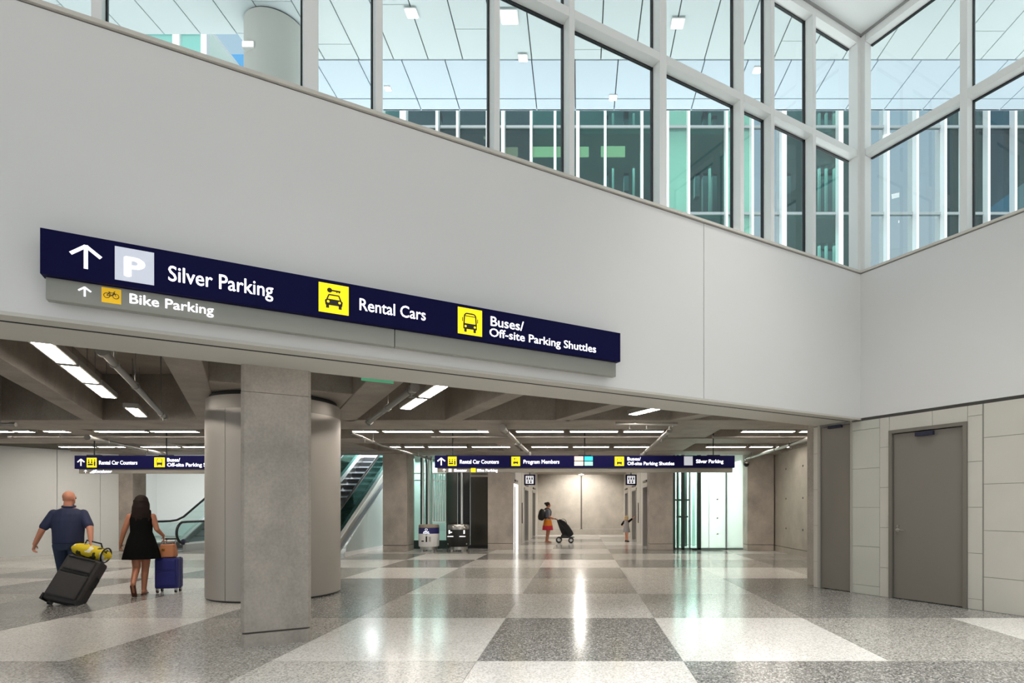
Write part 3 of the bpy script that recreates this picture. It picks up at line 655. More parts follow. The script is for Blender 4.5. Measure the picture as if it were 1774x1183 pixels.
hang_sign('hanging_sign', 'long navy hanging sign across mid hall, with Program Members and four small coloured squares', 753, 1273, [
    ('arrow', 764.5, 793, 806), ('sq', 776, 791, 791, 807, YELL_E, 'people'), ('text', 'Rental Car Counters', 797, 864, 803, 796),
    ('sq', 886, 901, 791, 807, YELL_E, 'car'), ('text', 'Program Members', 907, 969, 803, 796),
    ('sq', 995, 1010.5, 790.5, 798, ORANGE_E, None), ('sq', 1012.5, 1027, 790.5, 798, CYAN_E, None), ('sq', 995, 1010.5, 799.5, 806.5, CREAM_E, None), ('sq', 1012.5, 1027, 799.5, 806.5, MINT_E, None),
    ('sq', 1065, 1081, 791, 807, YELL_E, 'bus'), ('text', 'Buses/', 1087, 1110, 797.5, 791.5), ('text', 'Off-site Parking Shuttles', 1087, 1168, 805.5, 799.5),
    ('sq', 1185, 1200, 790.5, 806, PBLUE, None), ('text', 'Silver Parking', 1206, 1253, 802, 795.5),
    ('arrow', 769.5, 812, 817.5, 'low'), ('sq', 777, 782.5, 811.5, 817.5, PBLUE, None, 'low'), ('text', 'Elevator', 787, 809, 817, 812, 'low'), ('sq', 816, 824, 810.5, 818, YELL_E, None, 'low'), ('text', 'Bike Parking', 827, 862, 817, 812, 'low')], 757, 810)
hang_sign('hanging_sign', 'navy hanging sign at left reading Escalator below, partly hidden by the round column', 129, 440, [
    ('arrow', 140.5, 795, 807), ('sq', 150.5, 167.5, 793, 809.5, YELL_E, 'people'), ('text', 'Rental Car Counters', 172, 238, 804.5, 797.5),
    ('sq', 267.5, 285.5, 792.5, 809, YELL_E, 'bus'), ('text', 'Buses/', 290, 312, 799.5, 793), ('text', 'Off-site Parking Shuttles', 290, 383, 808, 801.5),
    ('arrow', 148.5, 814, 819.5, 'low'), ('text', 'Escalator', 165, 194, 819, 813.5, 'low')], 135, 812)
t = COL.objects[-1]
st = MB(); fs = Face((0, YS+.03, 0), (1,0,0), (0,-1,0))
for i in range(4): fs.rect(st, ray(154+2*i,YS), zat(0,819.5,YS), ray(156+2*i,YS), zat(0,818-1.4*i,YS), .002)
sgn2 = [o for o in COL.objects if o.name.startswith('hanging_sign') and o.parent is None][-1]
obj('stair_pictogram', st, WHITE_E, sgn2)

def restroom_sign(label, px0, px1, y0, y1, Y):
    x0, x1, z0, z1 = ray(px0,Y), ray(px1,Y), zat(0,y1,Y), zat(0,y0,Y)
    t = thing('restroom_sign', ((x0+x1)/2, Y, z0), label, 'sign')
    obj('sign_box', box(x0, x1, Y, Y+.1, z0, z1), NAVY, t, bevel=.004)
    f = Face((x0, Y, z0), (1,0,0), (0,-1,0)); q = z1-z0; w = x1-x0
    obj('pictogram_square', f.rect(MB(), w*.14, q*.13, w*.86, q*.87, .001), mat('restroom_white', (240,240,244), .4, emit=.6), t)
    m_ = MB()
    for cx_, cz_ in ((.28,.62),(.50,.62),(.72,.62),(.36,.28),(.62,.28)):
        f.disc(m_, w*cx_, q*(cz_+.15), w*.045, .003, 10); f.poly(m_, [(w*(cx_-.07),q*(cz_-.1)),(w*(cx_+.07),q*(cz_-.1)),(w*(cx_+.045),q*(cz_+.09)),(w*(cx_-.045),q*(cz_+.09))], .003)
    f.rect(m_, w*.16, q*.46, w*.84, q*.48, .003)
    obj('pictogram', m_, NAVY, t)
    obj('hanger_rod', MB().cyl(((x0+x1)/2, Y+.05, z1), ((x0+x1)/2, Y+.05, 3.3), .014), BLACK, t)
restroom_sign('small square restroom sign hanging at the left side of the elevator lobby', 908, 927, 822, 840, 20.6)
restroom_sign('small square restroom sign hanging at the right side of the elevator lobby', 1084, 1103, 822, 840, 20.6)

# ------------------------------------------------------------------ strip lights
HOUS = mat('light_housing', (168,165,158), .4, metal=.2)
LZ = 3.25
proto = None
def strip(x, y, rz, length, label, group):
    global proto
    if proto is None:
        proto = thing('strip_light', (x,y,LZ), label, 'light', group, rz=rz)
        obj('light_housing', box(-.6,.6,-.115,.115,.02,.10), HOUS, proto, local=True, bevel=.006)
        obj('light_lens', box(-.585,.585,-.08,.08,.012,.03), LENS, proto, local=True)
        for e_ in (-1,1): obj('end_cap', box(.585*e_-.015,.585*e_+.015,-.1,.1,.01,.025), HOUS, proto, local=True)
        for e_ in (-.4,.4): obj('hanger_rod', MB().cyl((e_,0,.1),(e_,0,ZSL-LZ),.006,n=6), GALV, proto, local=True)
        o = proto
    else: o = dup(proto, (x,y,LZ), rz, label, group)
    o.scale = (length/1.2, 1, 1)
def row(Y, spans, where, grp):
    for i, (a, b) in enumerate(spans):
        x0, x1 = ray(a,Y), ray(b,Y); strip((x0+x1)/2, Y, 0, x1-x0, f'{ORD[i]} strip light from left in the {where}', grp)
def line(x0, y0, n, where, grp, rz=R(120), gap=1.3, nm=None):
    for i in range(n):
        c = Vector((x0,y0,0))+B3*(.62+gap*i); strip(c.x, c.y, rz, 1.2, nm[i] if nm else where, grp)
line(-5.85, 6.2, 3, '', 'slanting strip lights at the left', nm=['nearest and largest strip light of the slanting line at the upper left of the hall','middle strip light of the slanting line at the upper left of the hall','farthest strip light of the three in a slanting line at the upper left'])
line(-8.12, 10.42, 1, '', 'slanting strip lights at the left', nm=['short lone strip light left of the round column, beyond the slanting line of three'])
line(-1.95, 8.42, 2, '', 'slanting strip lights in the middle', nm=['nearer of the two slanting strip lights right of the square column','farther of the two slanting strip lights right of the square column'])
line(1.62, 10.2, 1, '', 'slanting strip lights in the middle', nm=['single slanting strip light near the right end of the opening'])
row(13.75, [(-46,22),(28,58),(80,120),(167,257),(263,345)], 'nearer row left of the round column', 'nearer row of strip lights')
row(13.75, [(612,655),(663,752),(761,848),(893,978),(986,1072),(1079,1150)], 'nearer row right of the round column', 'nearer row of strip lights')
row(13.75, [(1283,1377),(1384,1470)], 'nearer row at far right by the fire door', 'nearer row of strip lights')
row(17.2, [(105,165),(171,240),(246,312),(318,384)], 'farther row left of the round column', 'farther row of strip lights')
row(17.2, [(667,694),(702,735),(742,810),(817,885),(920,985),(992,1056),(1063,1125)], 'farther row above the middle hanging sign', 'farther row of strip lights')
row(17.2, [(1222,1292),(1298,1338),(1345,1366)], 'farther row at right past the sign end', 'farther row of strip lights')

# one large canopy downlight; the small ones stand in for lamps mirrored in glass
pd = None
for lab, px, py, s_ in (('large square downlight in the canopy soffit above the middle of the glazing',882,27,.30),('first small lamp reflection from the left, built on the canopy soffit at upper left',713,20,.2),('small lamp reflection built on the canopy soffit behind the fifth mullion gap, left of middle',906,98,.17),
                     ('small lamp reflection built on the canopy soffit right of the middle mullion, high up',1174,38,.22),('lowest small lamp reflection built on the canopy edge panels above the green glass',1062,167,.16),('faint small lamp reflection built on the canopy soffit near the double mullion',672,151,.12),('small lamp reflection built on the canopy soffit near the glazed corner',1312,119,.16)):
    Y = 8120/(880-py); x = ray(px, Y)
    if pd is None:
        pd = thing('downlight', (x,Y,ZC-.012), lab, 'light', 'canopy downlights')
        obj('downlight_frame', box(-.5,.5,-.5,.5,-.02,.0), FRAME, pd, local=True); obj('downlight_lens', box(-.4,.4,-.4,.4,-.03,-.021), LENS2, pd, local=True); o = pd
    else: o = dup(pd, (x,Y,ZC-.012), 0, lab)
    o.scale = (s_, s_, 1)

# ------------------------------------------------------------------ sprinkler pipes and conduits
def pipe(label, pts, r=.035, heads=(), hang=(), name='sprinkler_pipe', dome=False):
    P = [Vector(p) for p in pts]
    t = thing(name, P[0], label, 'pipe')
    obj('pipe_run', MB().tube(P, r, 10), GALV, t)
    for i in range(len(P)-1):
        L = (P[i+1]-P[i]).length; d = (P[i+1]-P[i]).normalized()
        for f_ in hang:
            c = P[i]+d*(L*f_)
            obj('hanger_rod', MB().cyl(c, (c.x,c.y,ZSL), .008, n=6), GALV, t); obj('clamp', MB().cyl(c-d*.025, c+d*.025, r*1.35, n=10), GALV, t)
        for f_ in heads:
            c = P[i]+d*(L*f_); m_ = MB(); m_.cyl(c, c-UP*.09, .014, n=8); m_.cyl(c-UP*.09, c-UP*.1, .04, n=10); obj('sprinkler_head', m_, GALV, t)
    for c in (P[0], P[-1]): obj('coupling', MB().cyl(c-(P[1]-P[0]).normalized()*.05, c+(P[1]-P[0]).normalized()*.05, r*1.5, n=10), GALV, t)
    return t
pz = 3.1
pipe('long slanting grey pipe with clamps hanging left of the round column', [(-5.02,6.07,pz),(-7.5,10.4,pz)], .04, (.98,), (.12,.4,.92))
pipe('slanting grey pipe hanging right of the square concrete column', [(-2.28,7.93,pz),(-4.05,11.07,pz)], .045, (.05,.96), (.06,.5,.96))
pipe('thin grey pipe running away above the lift doors left of the hanging sign', [(-4.96,12.5,pz-.02),(-5.17,15,pz-.02),(-5.0,19.3,pz-.02)], .03, (.4,), (.3,.7))
pipe('grey pipe running away in the middle above the hanging sign', [(-1.6,11.9,pz),(-1.55,17.5,pz)], .05, (.4,), (.1,.5,.9))
pipe('slender grey pipe running away right of the middle above the hanging sign', [(1.9,12.3,pz),(1.92,17.9,pz)], .04, (.2,.8), (.2,.8))
pipe('grey pipe ending in a dome camera beside the right pier', [(5.43,13.2,pz),(5.57,19.3,pz)], .045, (.3,), (.3,.5,.9))
pipe('grey pipe at the far left above the left hanging sign', [(-11.5,13.5,pz),(-12.8,17.8,pz)], .045, (.3,.7), (.2,.7))
pipe('low pipe crossing at the left edge of the hall ceiling', [(-13.2,11.0,pz),(-11.2,11.4,pz)], .03, (.5,), (.3,.9))
pipe('thin level conduit crossing under the coffers between the two rows of lights', [(-3.6,14.2,3.2),(2.1,14.2,3.2)], .025, (), (.2,.8), 'conduit')
pipe('thin level conduit crossing at the right between the rows of lights', [(3.3,14.2,3.2),(6.5,14.2,3.2)], .025, (), (.5,), 'conduit')
pipe('thin level conduit crossing behind the left hanging sign', [(-14,14.2,3.2),(-8,14.2,3.2)], .025, (), (.2,.8), 'conduit')
pipe('short pipe stub with two sprinkler heads under the beam near the right of the opening', [(.75,11.5,3.12),(1.9,11.55,3.12)], .03, (.2,.5,.9), (.3,))
dm = thing('security_camera', (5.57,19.35,3.0), 'small dark dome camera hanging from the end of a pipe by the right pier', 'camera')
obj('mount', MB().lathe([(.05,3.0),(.12,2.99),(.12,2.94)], (5.57,19.35), 20), GALV, dm); obj('dome', MB().sphere((5.57,19.35,2.93), .1), BLACK, dm)
ex = thing('exit_sign', wa(5,.98,2.9), 'green edge lit exit sign seen edge on under the lintel', 'sign')
t0_, t1_ = ta(626, .98), ta(682, .98)
obj('sign_plate', boxA(t1_, t0_, .98, .99, 2.93, 3.06), emitter('exit_green', (110,200,150), .45), ex); obj('sign_housing', boxA(t1_+.02, t0_-.02, .95, 1.02, 3.06, 3.12), STEEL, ex)
obj('hanger_rod', MB().cyl(wa((t0_+t1_)/2, .985, 3.12), wa((t0_+t1_)/2, .985, ZSL), .01), STEEL, ex)
# ------------------------------------------------------------------ elevator lobby
LIFT_W = mat('lobby_pale_metal', (206,202,194), .35, metal=.15); LIFT_D = mat('lift_door_bronze', (104,98,90), .3, metal=.5); LIT = emitter('jamb_glow', (255,252,246), 1.5)  # emission put into one lift's jambs so their edges look bright
lobL, lobR = -2.35, 2.42
def lobby_wall(name, label, x, sgn, ops):
    t = thing(name, (x, 26, 0), label, kind='structure')
    ys = [20.22] + [v for o in ops for v in o] + [32]
    xo = x + sgn*.6
    for i in range(0, len(ys), 2): obj('wall_panel', box(min(x,xo), max(x,xo), ys[i], ys[i+1], .0, 3.3), LIFT_W, t)
    for a, b in ops: obj('head_panel', box(min(x,xo), max(x,xo), a, b, 2.32, 3.3), LIFT_W, t)
    for y in (20.22, 23.2, 27.6): obj('panel_joint', box(min(x,x-sgn*.004), max(x,x-sgn*.004), y+.01, y+.02, .02, 3.28), MATS['joint_shadow'], t)
    return t
opsL = [(20.35,21.75),(24.2,26.1),(28.3,30.1)]; opsR = [(20.5,22.2),(24.75,26.9),(29.2,31.0)]
lobby_wall('wall_lobby_left', 'pale metal panelled wall with three lifts on the left of the elevator lobby', lobL, -1, opsL)
lobby_wall('wall_lobby_right', 'pale metal panelled wall with three lifts on the right of the elevator lobby', lobR, 1, opsR)
n_ = 3
for side, x, sgn, ops in (('left', lobL, -1, opsL), ('right', lobR, 1, opsR)):
    for i, (a, b) in enumerate(ops):
        t = thing(f'door_{n_}', (x,(a+b)/2,0), f'{("nearest","middle","farthest")[i]} lift door on the {side} side of the elevator lobby', kind='structure'); n_ += 1
        xd = x + sgn*.16; lit = side == 'left' and i == 0
        for y0, y1 in ((a+.09,(a+b)/2-.004),((a+b)/2+.004,b-.09)): obj('door_leaf', box(min(xd,xd+sgn*.05), max(xd,xd+sgn*.05), y0, y1, .01, 2.22), LIFT_D, t)
        for y0, y1 in ((a,a+.09),(b-.09,b)): obj('door_jamb', box(min(x-sgn*.02,xd), max(x-sgn*.02,xd), y0, y1, 0, 2.32), LIT if lit else STEEL, t)
        obj('door_head', box(min(x-sgn*.02,xd), max(x-sgn*.02,xd), a, b, 2.22, 2.32), LIT if lit else STEEL, t)
        obj('arrival_lamp', box(min(x-sgn*.05,x), max(x-sgn*.05,x), a+.3, b-.3, 2.40, 2.47), mat('lamp_dark_bar', (70,66,60), .4), t)
        if lit:
            obj('poster', box(xd-sgn*.0+.055 if sgn<0 else xd, xd+.06, a+.15, b-.15, 1.35, 2.1), mat('poster_grey', (120,120,122), .4), t)
            obj('poster_disc', MB().cyl((xd+.06,(a+b)/2,1.75), (xd+.066,(a+b)/2,1.75), .17, n=20), mat('poster_red', (190,40,60), .4), t)
for lab, x, y in (('slim dark lift call panel by the child on the right lobby wall', lobR, 23.9), ('slim dark lift call panel on the left lobby wall', lobL, 23.3)):
    t = thing('call_panel', (x,y,.9), lab, 'panel'); m_ = MB(); s_ = -1 if x > 0 else 1
    pts = [(y+.09*math.cos(2*math.pi*i/20), 1.25+.42*math.sin(2*math.pi*i/20)) for i in range(20)]
    m_.loft([[(x+s_*w,a,b) for a, b in (pts if s_ < 0 else pts[::-1])][::1] for w in (0,.03)])
    obj('panel_plate', m_, mat('panel_dark_steel', (88,84,80), .35, metal=.5), t)
    for z in (1.12,1.24): obj('call_button', MB().cyl((x+s_*.03,y,z),(x+s_*.04,y,z),.022), STEEL, t)
for lab, x in (('round downlight over the end wall of the elevator lobby', .05), ):
    t = thing('lobby_downlight', (x,31.4,3.28), lab, 'light'); obj('trim_ring', MB().lathe([(.16,3.27),(.16,3.3)], (x,31.4), 24), STEEL, t); obj('lens', MB().lathe([(.13,3.262),(.13,3.27)], (x,31.4), 24), LENS, t)
sp = bpy.data.lights.new('lobby_spot', 'SPOT'); sp.energy = 330; sp.spot_size = R(135); sp.spot_blend = .6; sp.color = (1,.95,.88); sp.shadow_soft_size = .1
so = bpy.data.objects.new('lobby_spot', sp); COL.objects.link(so); so.location = (.05,30.2,3.24); so.rotation_euler = (R(40),0,0)
area_light('lobby_lamp', (0,25.8,3.27), (0,0,0), .2, 9, 150, (1,.95,.88))
area_light('glass_lift_fill', (-5.7,21.5,3.25), (0,0,0), 1.2, 1.2, 60, (.97,1,.99))  # unseen light added to brighten the glass lift and its back panel
area_light('lift_lobby_lamp', (4.4,22.2,3.2), (0,0,0), 2.2, 2.4, 300, (.96,1,.98))
area_light('escalator_well_fill', (-17.8,26,4.1), (R(20),0,0), 7, 6, 620, (.95,.99,1))  # unseen light added in place of light coming down the left well
area_light('escalator_well_fill', (-7.8,23.5,4.1), (0,0,0), 2.4, 4, 420, (.92,.98,1))  # unseen light added to brighten the middle escalator well

# ------------------------------------------------------------------ frosted glass lift at the right
FROST = glass('frosted_glass', (240,248,245), .02, .1, .5, (240,247,244)); TEALG = glass('teal_glass', (224,242,238), .05, .02)
GREEN = mat('dark_green_frame', (42,58,54), .4); PALEF = mat('pale_green_frame', (190,216,206), .4)
lf = thing('glass_lift_enclosure', (4.45,20.05,0), 'bright frosted glass enclosure with dark green posts right of the elevator lobby', 'enclosure')
YL = 20.05
for p0, p1, m_ in ((1168,1211,TEALG),(1214,1257,FROST),(1259,1291,FROST)): obj('pane', box(ray(p0,YL), ray(p1,YL), YL, YL+.02, .06, 3.3), m_, lf)
for px, w in ((1168,.07),(1174,.06),(1183,.11),(1195,.05),(1211,.13),(1258,.05),(1291,.07)): obj('post', box(ray(px,YL)-w/2, ray(px,YL)+w/2, YL-.03, YL+.09, 0, 3.3), GREEN if px not in (1195,1258) else MATS['rail_grey'], lf)
for y, p0, p1 in ((866,1167,1196),(895,1172,1192)): obj('cross_rail', box(ray(p0,YL), ray(p1,YL), YL-.02, YL+.07, zat(0,y+1.5,YL), zat(0,y-1.5,YL)), GREEN, lf)
obj('base_rail', box(ray(1167,YL), ray(1292,YL), YL-.03, YL+.1, 0, .07), mat('base_rail_teal', (120,140,134), .4), lf)
obj('back_panel', box(3.25, 5.9, 23.2, 23.3, 0, 3.3), mat('lift_back_white', (236,242,238), .4), lf)
for px in (1176,1188,1202): obj('shaft_rail', box(ray(px,22)-.05, ray(px,22)+.05, 22, 22.1, 0, 3.3), PALEF if px != 1188 else GREEN, lf)
obj('side_pane', box(5.7, 5.72, YL, 23.2, .05, 3.3), FROST, lf)
for z in (.55, 1.1, 1.75):
    obj('glass_fitting', MB().cyl((ray(1243,YL),YL-.02,z),(ray(1243,YL),YL,z),.03), STEEL, lf)
obj('pane_seam', box(ray(1228,YL)-.008, ray(1228,YL)+.008, YL-.006, YL, .07, 3.3), MATS['rail_grey'], lf)
obj('floor_fitting', box(ray(1198,YL), ray(1206,YL), YL-.2, YL-.05, 0, .06), BLACK, lf)

# ------------------------------------------------------------------ glass lift and dark glazing at the left, behind the bins
gl_ = thing('glass_lift', (-5.2,20.6,0), 'teal glass lift with a hanging glass cabin behind the recycling bin', 'lift'); YG = 20.6
obj('back_panel', box(ray(705,22.3), ray(775,22.3), 22.3, 22.4, 0, 3.3), mat('lift_back_teal', (232,239,236), .5), gl_)
obj('pane', box(ray(706,YG), ray(731,YG), YG, YG+.02, .05, 3.3), TEALG, gl_); obj('pane', box(ray(733,YG), ray(772,YG), YG, YG+.02, .05, 3.3), TEALG, gl_)
for px, w, m_ in ((706,.1,STEEL),(715,.08,PALEF),(730,.05,GREEN),(733,.05,FIN),(739,.05,GREEN),(743,.06,FIN),(747,.04,PALEF)): obj('post', box(ray(px,YG)-w/2, ray(px,YG)+w/2, YG-.04, YG+.08, 0, 3.3), m_, gl_)
for y in (820,832): obj('cross_rail', box(ray(712,YG), ray(736,YG), YG-.02, YG+.04, zat(0,y+.8,YG), zat(0,y-.8,YG)), PALEF, gl_)
obj('base_rail', box(ray(705,YG), ray(775,YG), YG-.03, YG+.08, 0, .3), GREEN, gl_)
cb = MB(); 
obj('cabin_pane', box(ray(750,20.4), ray(772,20.4), 20.4, 20.42, zat(0,904,20.4), zat(0,820,20.4)), glass('cabin_glass', (205,236,234), .06, .02, .35, (210,234,231)), gl_)
for px in (750,755,759,763,767,772): obj('cabin_bar', box(ray(px,20.4)-.02, ray(px,20.4)+.02, 20.37, 20.4, zat(0,904,20.4), zat(0,819,20.4)), FIN, gl_)
for y in (820,832,904): obj('cabin_rail', box(ray(749,20.4), ray(773,20.4), 20.36, 20.41, zat(0,y+1,20.4), zat(0,y-1,20.4)), FIN, gl_)
dg = thing('dark_glazed_screen', (-3.9,20.9,0), 'dark smoked glass screen with one white post behind the black bin', 'screen'); YD = 20.9
SMOKE = mat('smoked_glass', (62,60,54), .12, spec=.6); SMOKE2 = mat('smoked_glass_black', (22,22,20), .12, spec=.6)
for p0, p1, m_ in ((773,792,SMOKE),(793,799,SMOKE2),(802,814,SMOKE2),(815,846,SMOKE)): obj('pane', box(ray(p0,YD), ray(p1,YD), YD, YD+.05, .12, 3.3), m_, dg)
obj('post', box(ray(800.5,YD)-.035, ray(800.5,YD)+.035, YD-.05, YD, .12, 3.3), FIN, dg); obj('base_rail', box(ray(773,YD), ray(846,YD), YD-.01, YD+.06, 0, .12), BLACK, dg)
for y in (824,): obj('transom', box(ray(815,YD), ray(846,YD), YD-.03, YD, zat(0,y+2,YD), zat(0,y-1,YD)), mat('transom_pale', (170,160,148), .4), dg)

# ------------------------------------------------------------------ bins
def bin_(name, label, px0, px1, body_m, dark):
    Y = 19.0; x0, x1 = ray(px0,Y), ray(px1,Y); c = ((x0+x1)/2, Y+.36); r = (x1-x0)/2; zt = zat(0, 909, Y)
    t = thing(name, (c[0], c[1], 0), label, 'bin')
    obj('body', MB().lathe([(r*.97,.17),(r,.19),(r,zt-.16 if dark else .62)], c, 40), body_m, t)
    for i in range(4):
        a = R(45+90*i); p = (c[0]+r*.72*math.cos(a), c[1]+r*.72*math.sin(a)); obj('leg', MB().cyl((p[0],p[1],0),(p[0],p[1],.2),.045,n=12), STEEL, t)
    obj('skirt', MB().lathe([(r*.86,.07),(r*.86,.18)], c, 32), STEEL, t)
    obj('top_rim', MB().lathe([(r,zt-.16 if dark else zt-.1),(r,zt-.04),(r*.94,zt-.0),(r*.6,zt),(r*.58,zt-.06)], c, 40), STEEL if dark else mat('bin_tan_rim', (150,136,120), .4), t)
    return t, c, r, zt
t, c, r, zt = bin_('recycling_bin', 'white recycling bin with a navy band and printed symbols in front of the glass lift', 720.5, 756, mat('bin_white', (246,246,246), .4), False)
obj('navy_band', MB().lathe([(r*1.006,.60),(r*1.006,zt-.1)], c, 40), mat('bin_navy', (34,34,98), .4), t)
f = Face((c[0], c[1]-r*1.005, 0), (1,0,0), (0,-1,0))
m_ = MB()
for i in range(3):
    a = R(90+120*i); b_ = R(90+120*(i+1)-35); f.line(m_, .045*math.cos(a), .735+.045*math.sin(a), .045*math.cos(b_), .735+.045*math.sin(b_), .018, .008)
obj('recycling_symbol', m_, WHITE_E, t)
obj('lettering', f.text('Mixed', -.08, .08, .655, .028, .008), WHITE_E, t); obj('lettering', f.text('Recycling', -.10, .10, .615, .028, .008), WHITE_E, t)
m_ = MB(); f.rect(m_, -.02, .33, .03, .52, .003); f.rect(m_, -.16, .34, -.08, .38, .003)
for x_ in (.09,.13): f.rect(m_, x_, .34, x_+.012, .5, .003)
f.rect(m_, -.03, .56, .03, .575, .003); obj('pictogram', m_, PICT, t)
t, c, r, zt = bin_('trash_bin', 'black trash bin with white marks beside the white recycling bin', 772, 809, mat('bin_black', (30,29,28), .4), True)
f = Face((c[0], c[1]-r*1.01, 0), (1,0,0), (0,-1,0)); m_ = MB()
for s_ in (-1,1): f.rect(m_, s_*.2-.10, .50, s_*.2+.10, .53, .0); 
f.rect(m_, -.27, .6, -.22, .72, -.06); f.rect(m_, .22, .6, .27, .72, -.06); f.rect(m_, -.22, .63, -.15, .67, -.03)
obj('white_mark', m_, WHITE_E, t)
for s_ in (-1,1): obj('bolt', MB().cyl((c[0]+s_*r*.86,c[1]-r*.5,.26),(c[0]+s_*r*.86,c[1]-r*.56,.26),.025), STEEL, t)

# ------------------------------------------------------------------ escalators
ESG = glass('escalator_glass', (236,246,244), .05, .01); ESD = glass('escalator_dark_glass', (150,176,172), .1, .02)
STEP = mat('step_grey', (96,98,100), .4, metal=.5); RUB = mat('handrail_rubber', (24,24,26), .35)
def escalator(label, x0, x1, yf, flat, zt, gm):
    """foot at yf, runs away (+y); treads level for `flat` metres, then 30 degrees up to zt"""
    t = thing('escalator', ((x0+x1)/2, yf, 0), label, 'escalator'); k = math.tan(R(30)); ye = yf+flat+zt/k
    for x, nm in ((x0,'left'),(x1,'right')):
        pr = [(yf+.35,0),(yf+flat+.35,0),(ye+.3,zt-.25),(ye,zt+.22),(yf+flat,.24),(yf+.35,.24)]
        for w, m_, nme in ((.09,STEEL,'skirt_panel'),):
            obj(nme, MB().loft([[(x-w/2,y,z) for y,z in pr],[(x+w/2,y,z) for y,z in pr]]), m_, t)
        # deck cover runs as a bright band below the glass
        obj('deck_cover', MB().loft([[(x-.11,y,z) for y,z in ((yf+.3,.24),(yf+flat,.24),(ye,zt+.22),(ye,zt+.27),(yf+flat,.29),(yf+.3,.29))],[(x+.11,y,z) for y,z in ((yf+.3,.24),(yf+flat,.24),(ye,zt+.22),(ye,zt+.27),(yf+flat,.29),(yf+.3,.29))]]), FIN, t)
        gp_ = [(yf+.25,.3)] + [(yf+.32-.32*math.sin(a), .62-.32*math.cos(a)) for a in [R(30+20*i) for i in range(7)]] + [(yf+.4,.95),(yf+flat,.95),(ye,zt+.95),(ye,zt+.28),(yf+flat,.3)]
        obj('balustrade_glass', MB().loft([[(x-.008,y,z) for y,z in gp_],[(x+.008,y,z) for y,z in gp_]]), gm, t)
        hp = [(x,yf+.55,.27),(x,yf+.30,.29)] + [(x, yf+.34-.36*math.sin(a), .63-.36*math.cos(a)) for a in [R(20+16*i) for i in range(10)]] + [(x,yf+.5,.99),(x,yf+flat-.5,.99),(x,yf+flat-.15,1.02),(x,yf+flat+.2,1.13),(x,ye,zt+.99)]
        obj('handrail', MB().tube(hp, .04, 10), RUB, t)
        obj('newel_cap', MB().sphere((x,yf+.3,.32), (.07,.12,.1)), mat('newel_dark', (40,40,66), .35), t)
        obj('guide_lamp', MB().sphere((x,yf+.24,.33), .04), emitter('guide_red', (255,150,150), 1.0) if 'guide_red' not in MATS else MATS['guide_red'], t)
    obj('comb_plate', box(x0+.06, x1-.06, yf-.2, yf+.7, .005, .02), STEEL, t)
    n = int((ye-yf-.7)/.4)
    for i in range(n):
        y = yf+.7+i*.4; z = max(.01, (y-yf-flat)*k+.02)
        obj('step', box(x0+.07, x1-.07, y, y+.395, max(0,z-.2), z), STEP, t)
    pr = [(yf+flat+.2,0),(ye+.2,zt-.3),(ye,zt-.15),(yf+flat,.0)]
    obj('truss_underside', MB().loft([[(x0-.05,y,z) for y,z in pr],[(x1+.05,y,z) for y,z in pr]]), mat('truss_grey', (138,142,150), .35, metal=.4), t)
    return t
escalator('escalator at the left with its black handrail and newel showing beside the round column', -14.5, -13.2, 18.9, 2.0, 3.9, ESG)
escalator('escalator rising right of the round column behind the pale glass panel', -8.5, -7.2, 15.0, 1.6, 3.7, ESD)
eg = thing('glass_side_wall', (-7.05,19,0), 'pale frosted glass side wall under the middle escalator', 'glass wall')
for y0, y1 in ((17.4,19.1),(19.12,20.9)):
    pr = [(y0,.13),(y1,.13),(y1,(y1-16.95)*.577+.05),(y0,(y0-16.95)*.577+.05)]
    obj('pane', MB().loft([[(-7.06,y,z) for y,z in pr],[(-7.04,y,z) for y,z in pr]]), glass('side_frost', (236,246,245), .05, .05, .8, (234,243,242)) if 'side_frost' not in MATS else MATS['side_frost'], eg)
obj('base_rail', box(-7.07, -7.03, 17.3, 20.9, 0, .13), FIN, eg)

# ------------------------------------------------------------------ people
SKIN = mat('skin', (205,140,112), .5); SKIN_T = mat('tanned_skin', (186,124,94), .5)
def solid(name, mb, m, parent, voxel=.011, smooth=4):
    me = bpy.data.meshes.new(name); me.from_pydata([tuple(v) for v in mb.v], [], mb.f); me.update()
    o = bpy.data.objects.new(name, me); COL.objects.link(o)
    r_ = o.modifiers.new('r','REMESH'); r_.mode = 'VOXEL'; r_.voxel_size = voxel
    s_ = o.modifiers.new('s','SMOOTH'); s_.factor = .5; s_.iterations = smooth
    bpy.context.view_layer.update()
    m2 = bpy.data.meshes.new_from_object(o.evaluated_get(bpy.context.evaluated_depsgraph_get()))
    bpy.data.objects.remove(o); bpy.data.meshes.remove(me)
    m2.name = name; m2.materials.clear(); m2.materials.append(m); m2.shade_smooth()
    q = bpy.data.objects.new(name, m2); COL.objects.link(q); q.parent = parent; return q
def hand(mb, wrist, d, side, up_, s=1.0):
    """palm and five bent fingers; d along the fingers, side towards the thumb"""
    w = Vector(wrist); d = Vector(d).normalized(); sd = Vector(side); sd = (sd-d*sd.dot(d)).normalized(); nn = d.cross(sd)
    pc = w+d*.045*s
    for k in (-1.2,-.4,.4,1.2): mb.capsule(w+sd*k*.012*s, .014*s, w+d*.085*s+sd*k*.017*s, .012*s, 8)
    for k, L in ((1.3,.066),(.45,.075),(-.4,.07),(-1.25,.055)):
        a = w+d*.085*s+sd*k*.018*s; b = a+(d*.75+nn*.5*up_)*L*.55*s; c_ = b+(d*.25+nn*.9*up_)*L*.5*s
        mb.capsule(a, .0095*s, b, .009*s, 8); mb.capsule(b, .009*s, c_, .008*s, 8)
    a = w+d*.025*s+sd*.022*s; b = a+(sd*.7+d*.6+nn*.3*up_)*.04*s; c_ = b+(d*.8+nn*.5*up_)*.03*s
    mb.capsule(a, .012*s, b, .011*s, 8); mb.capsule(b, .011*s, c_, .009*s, 8)
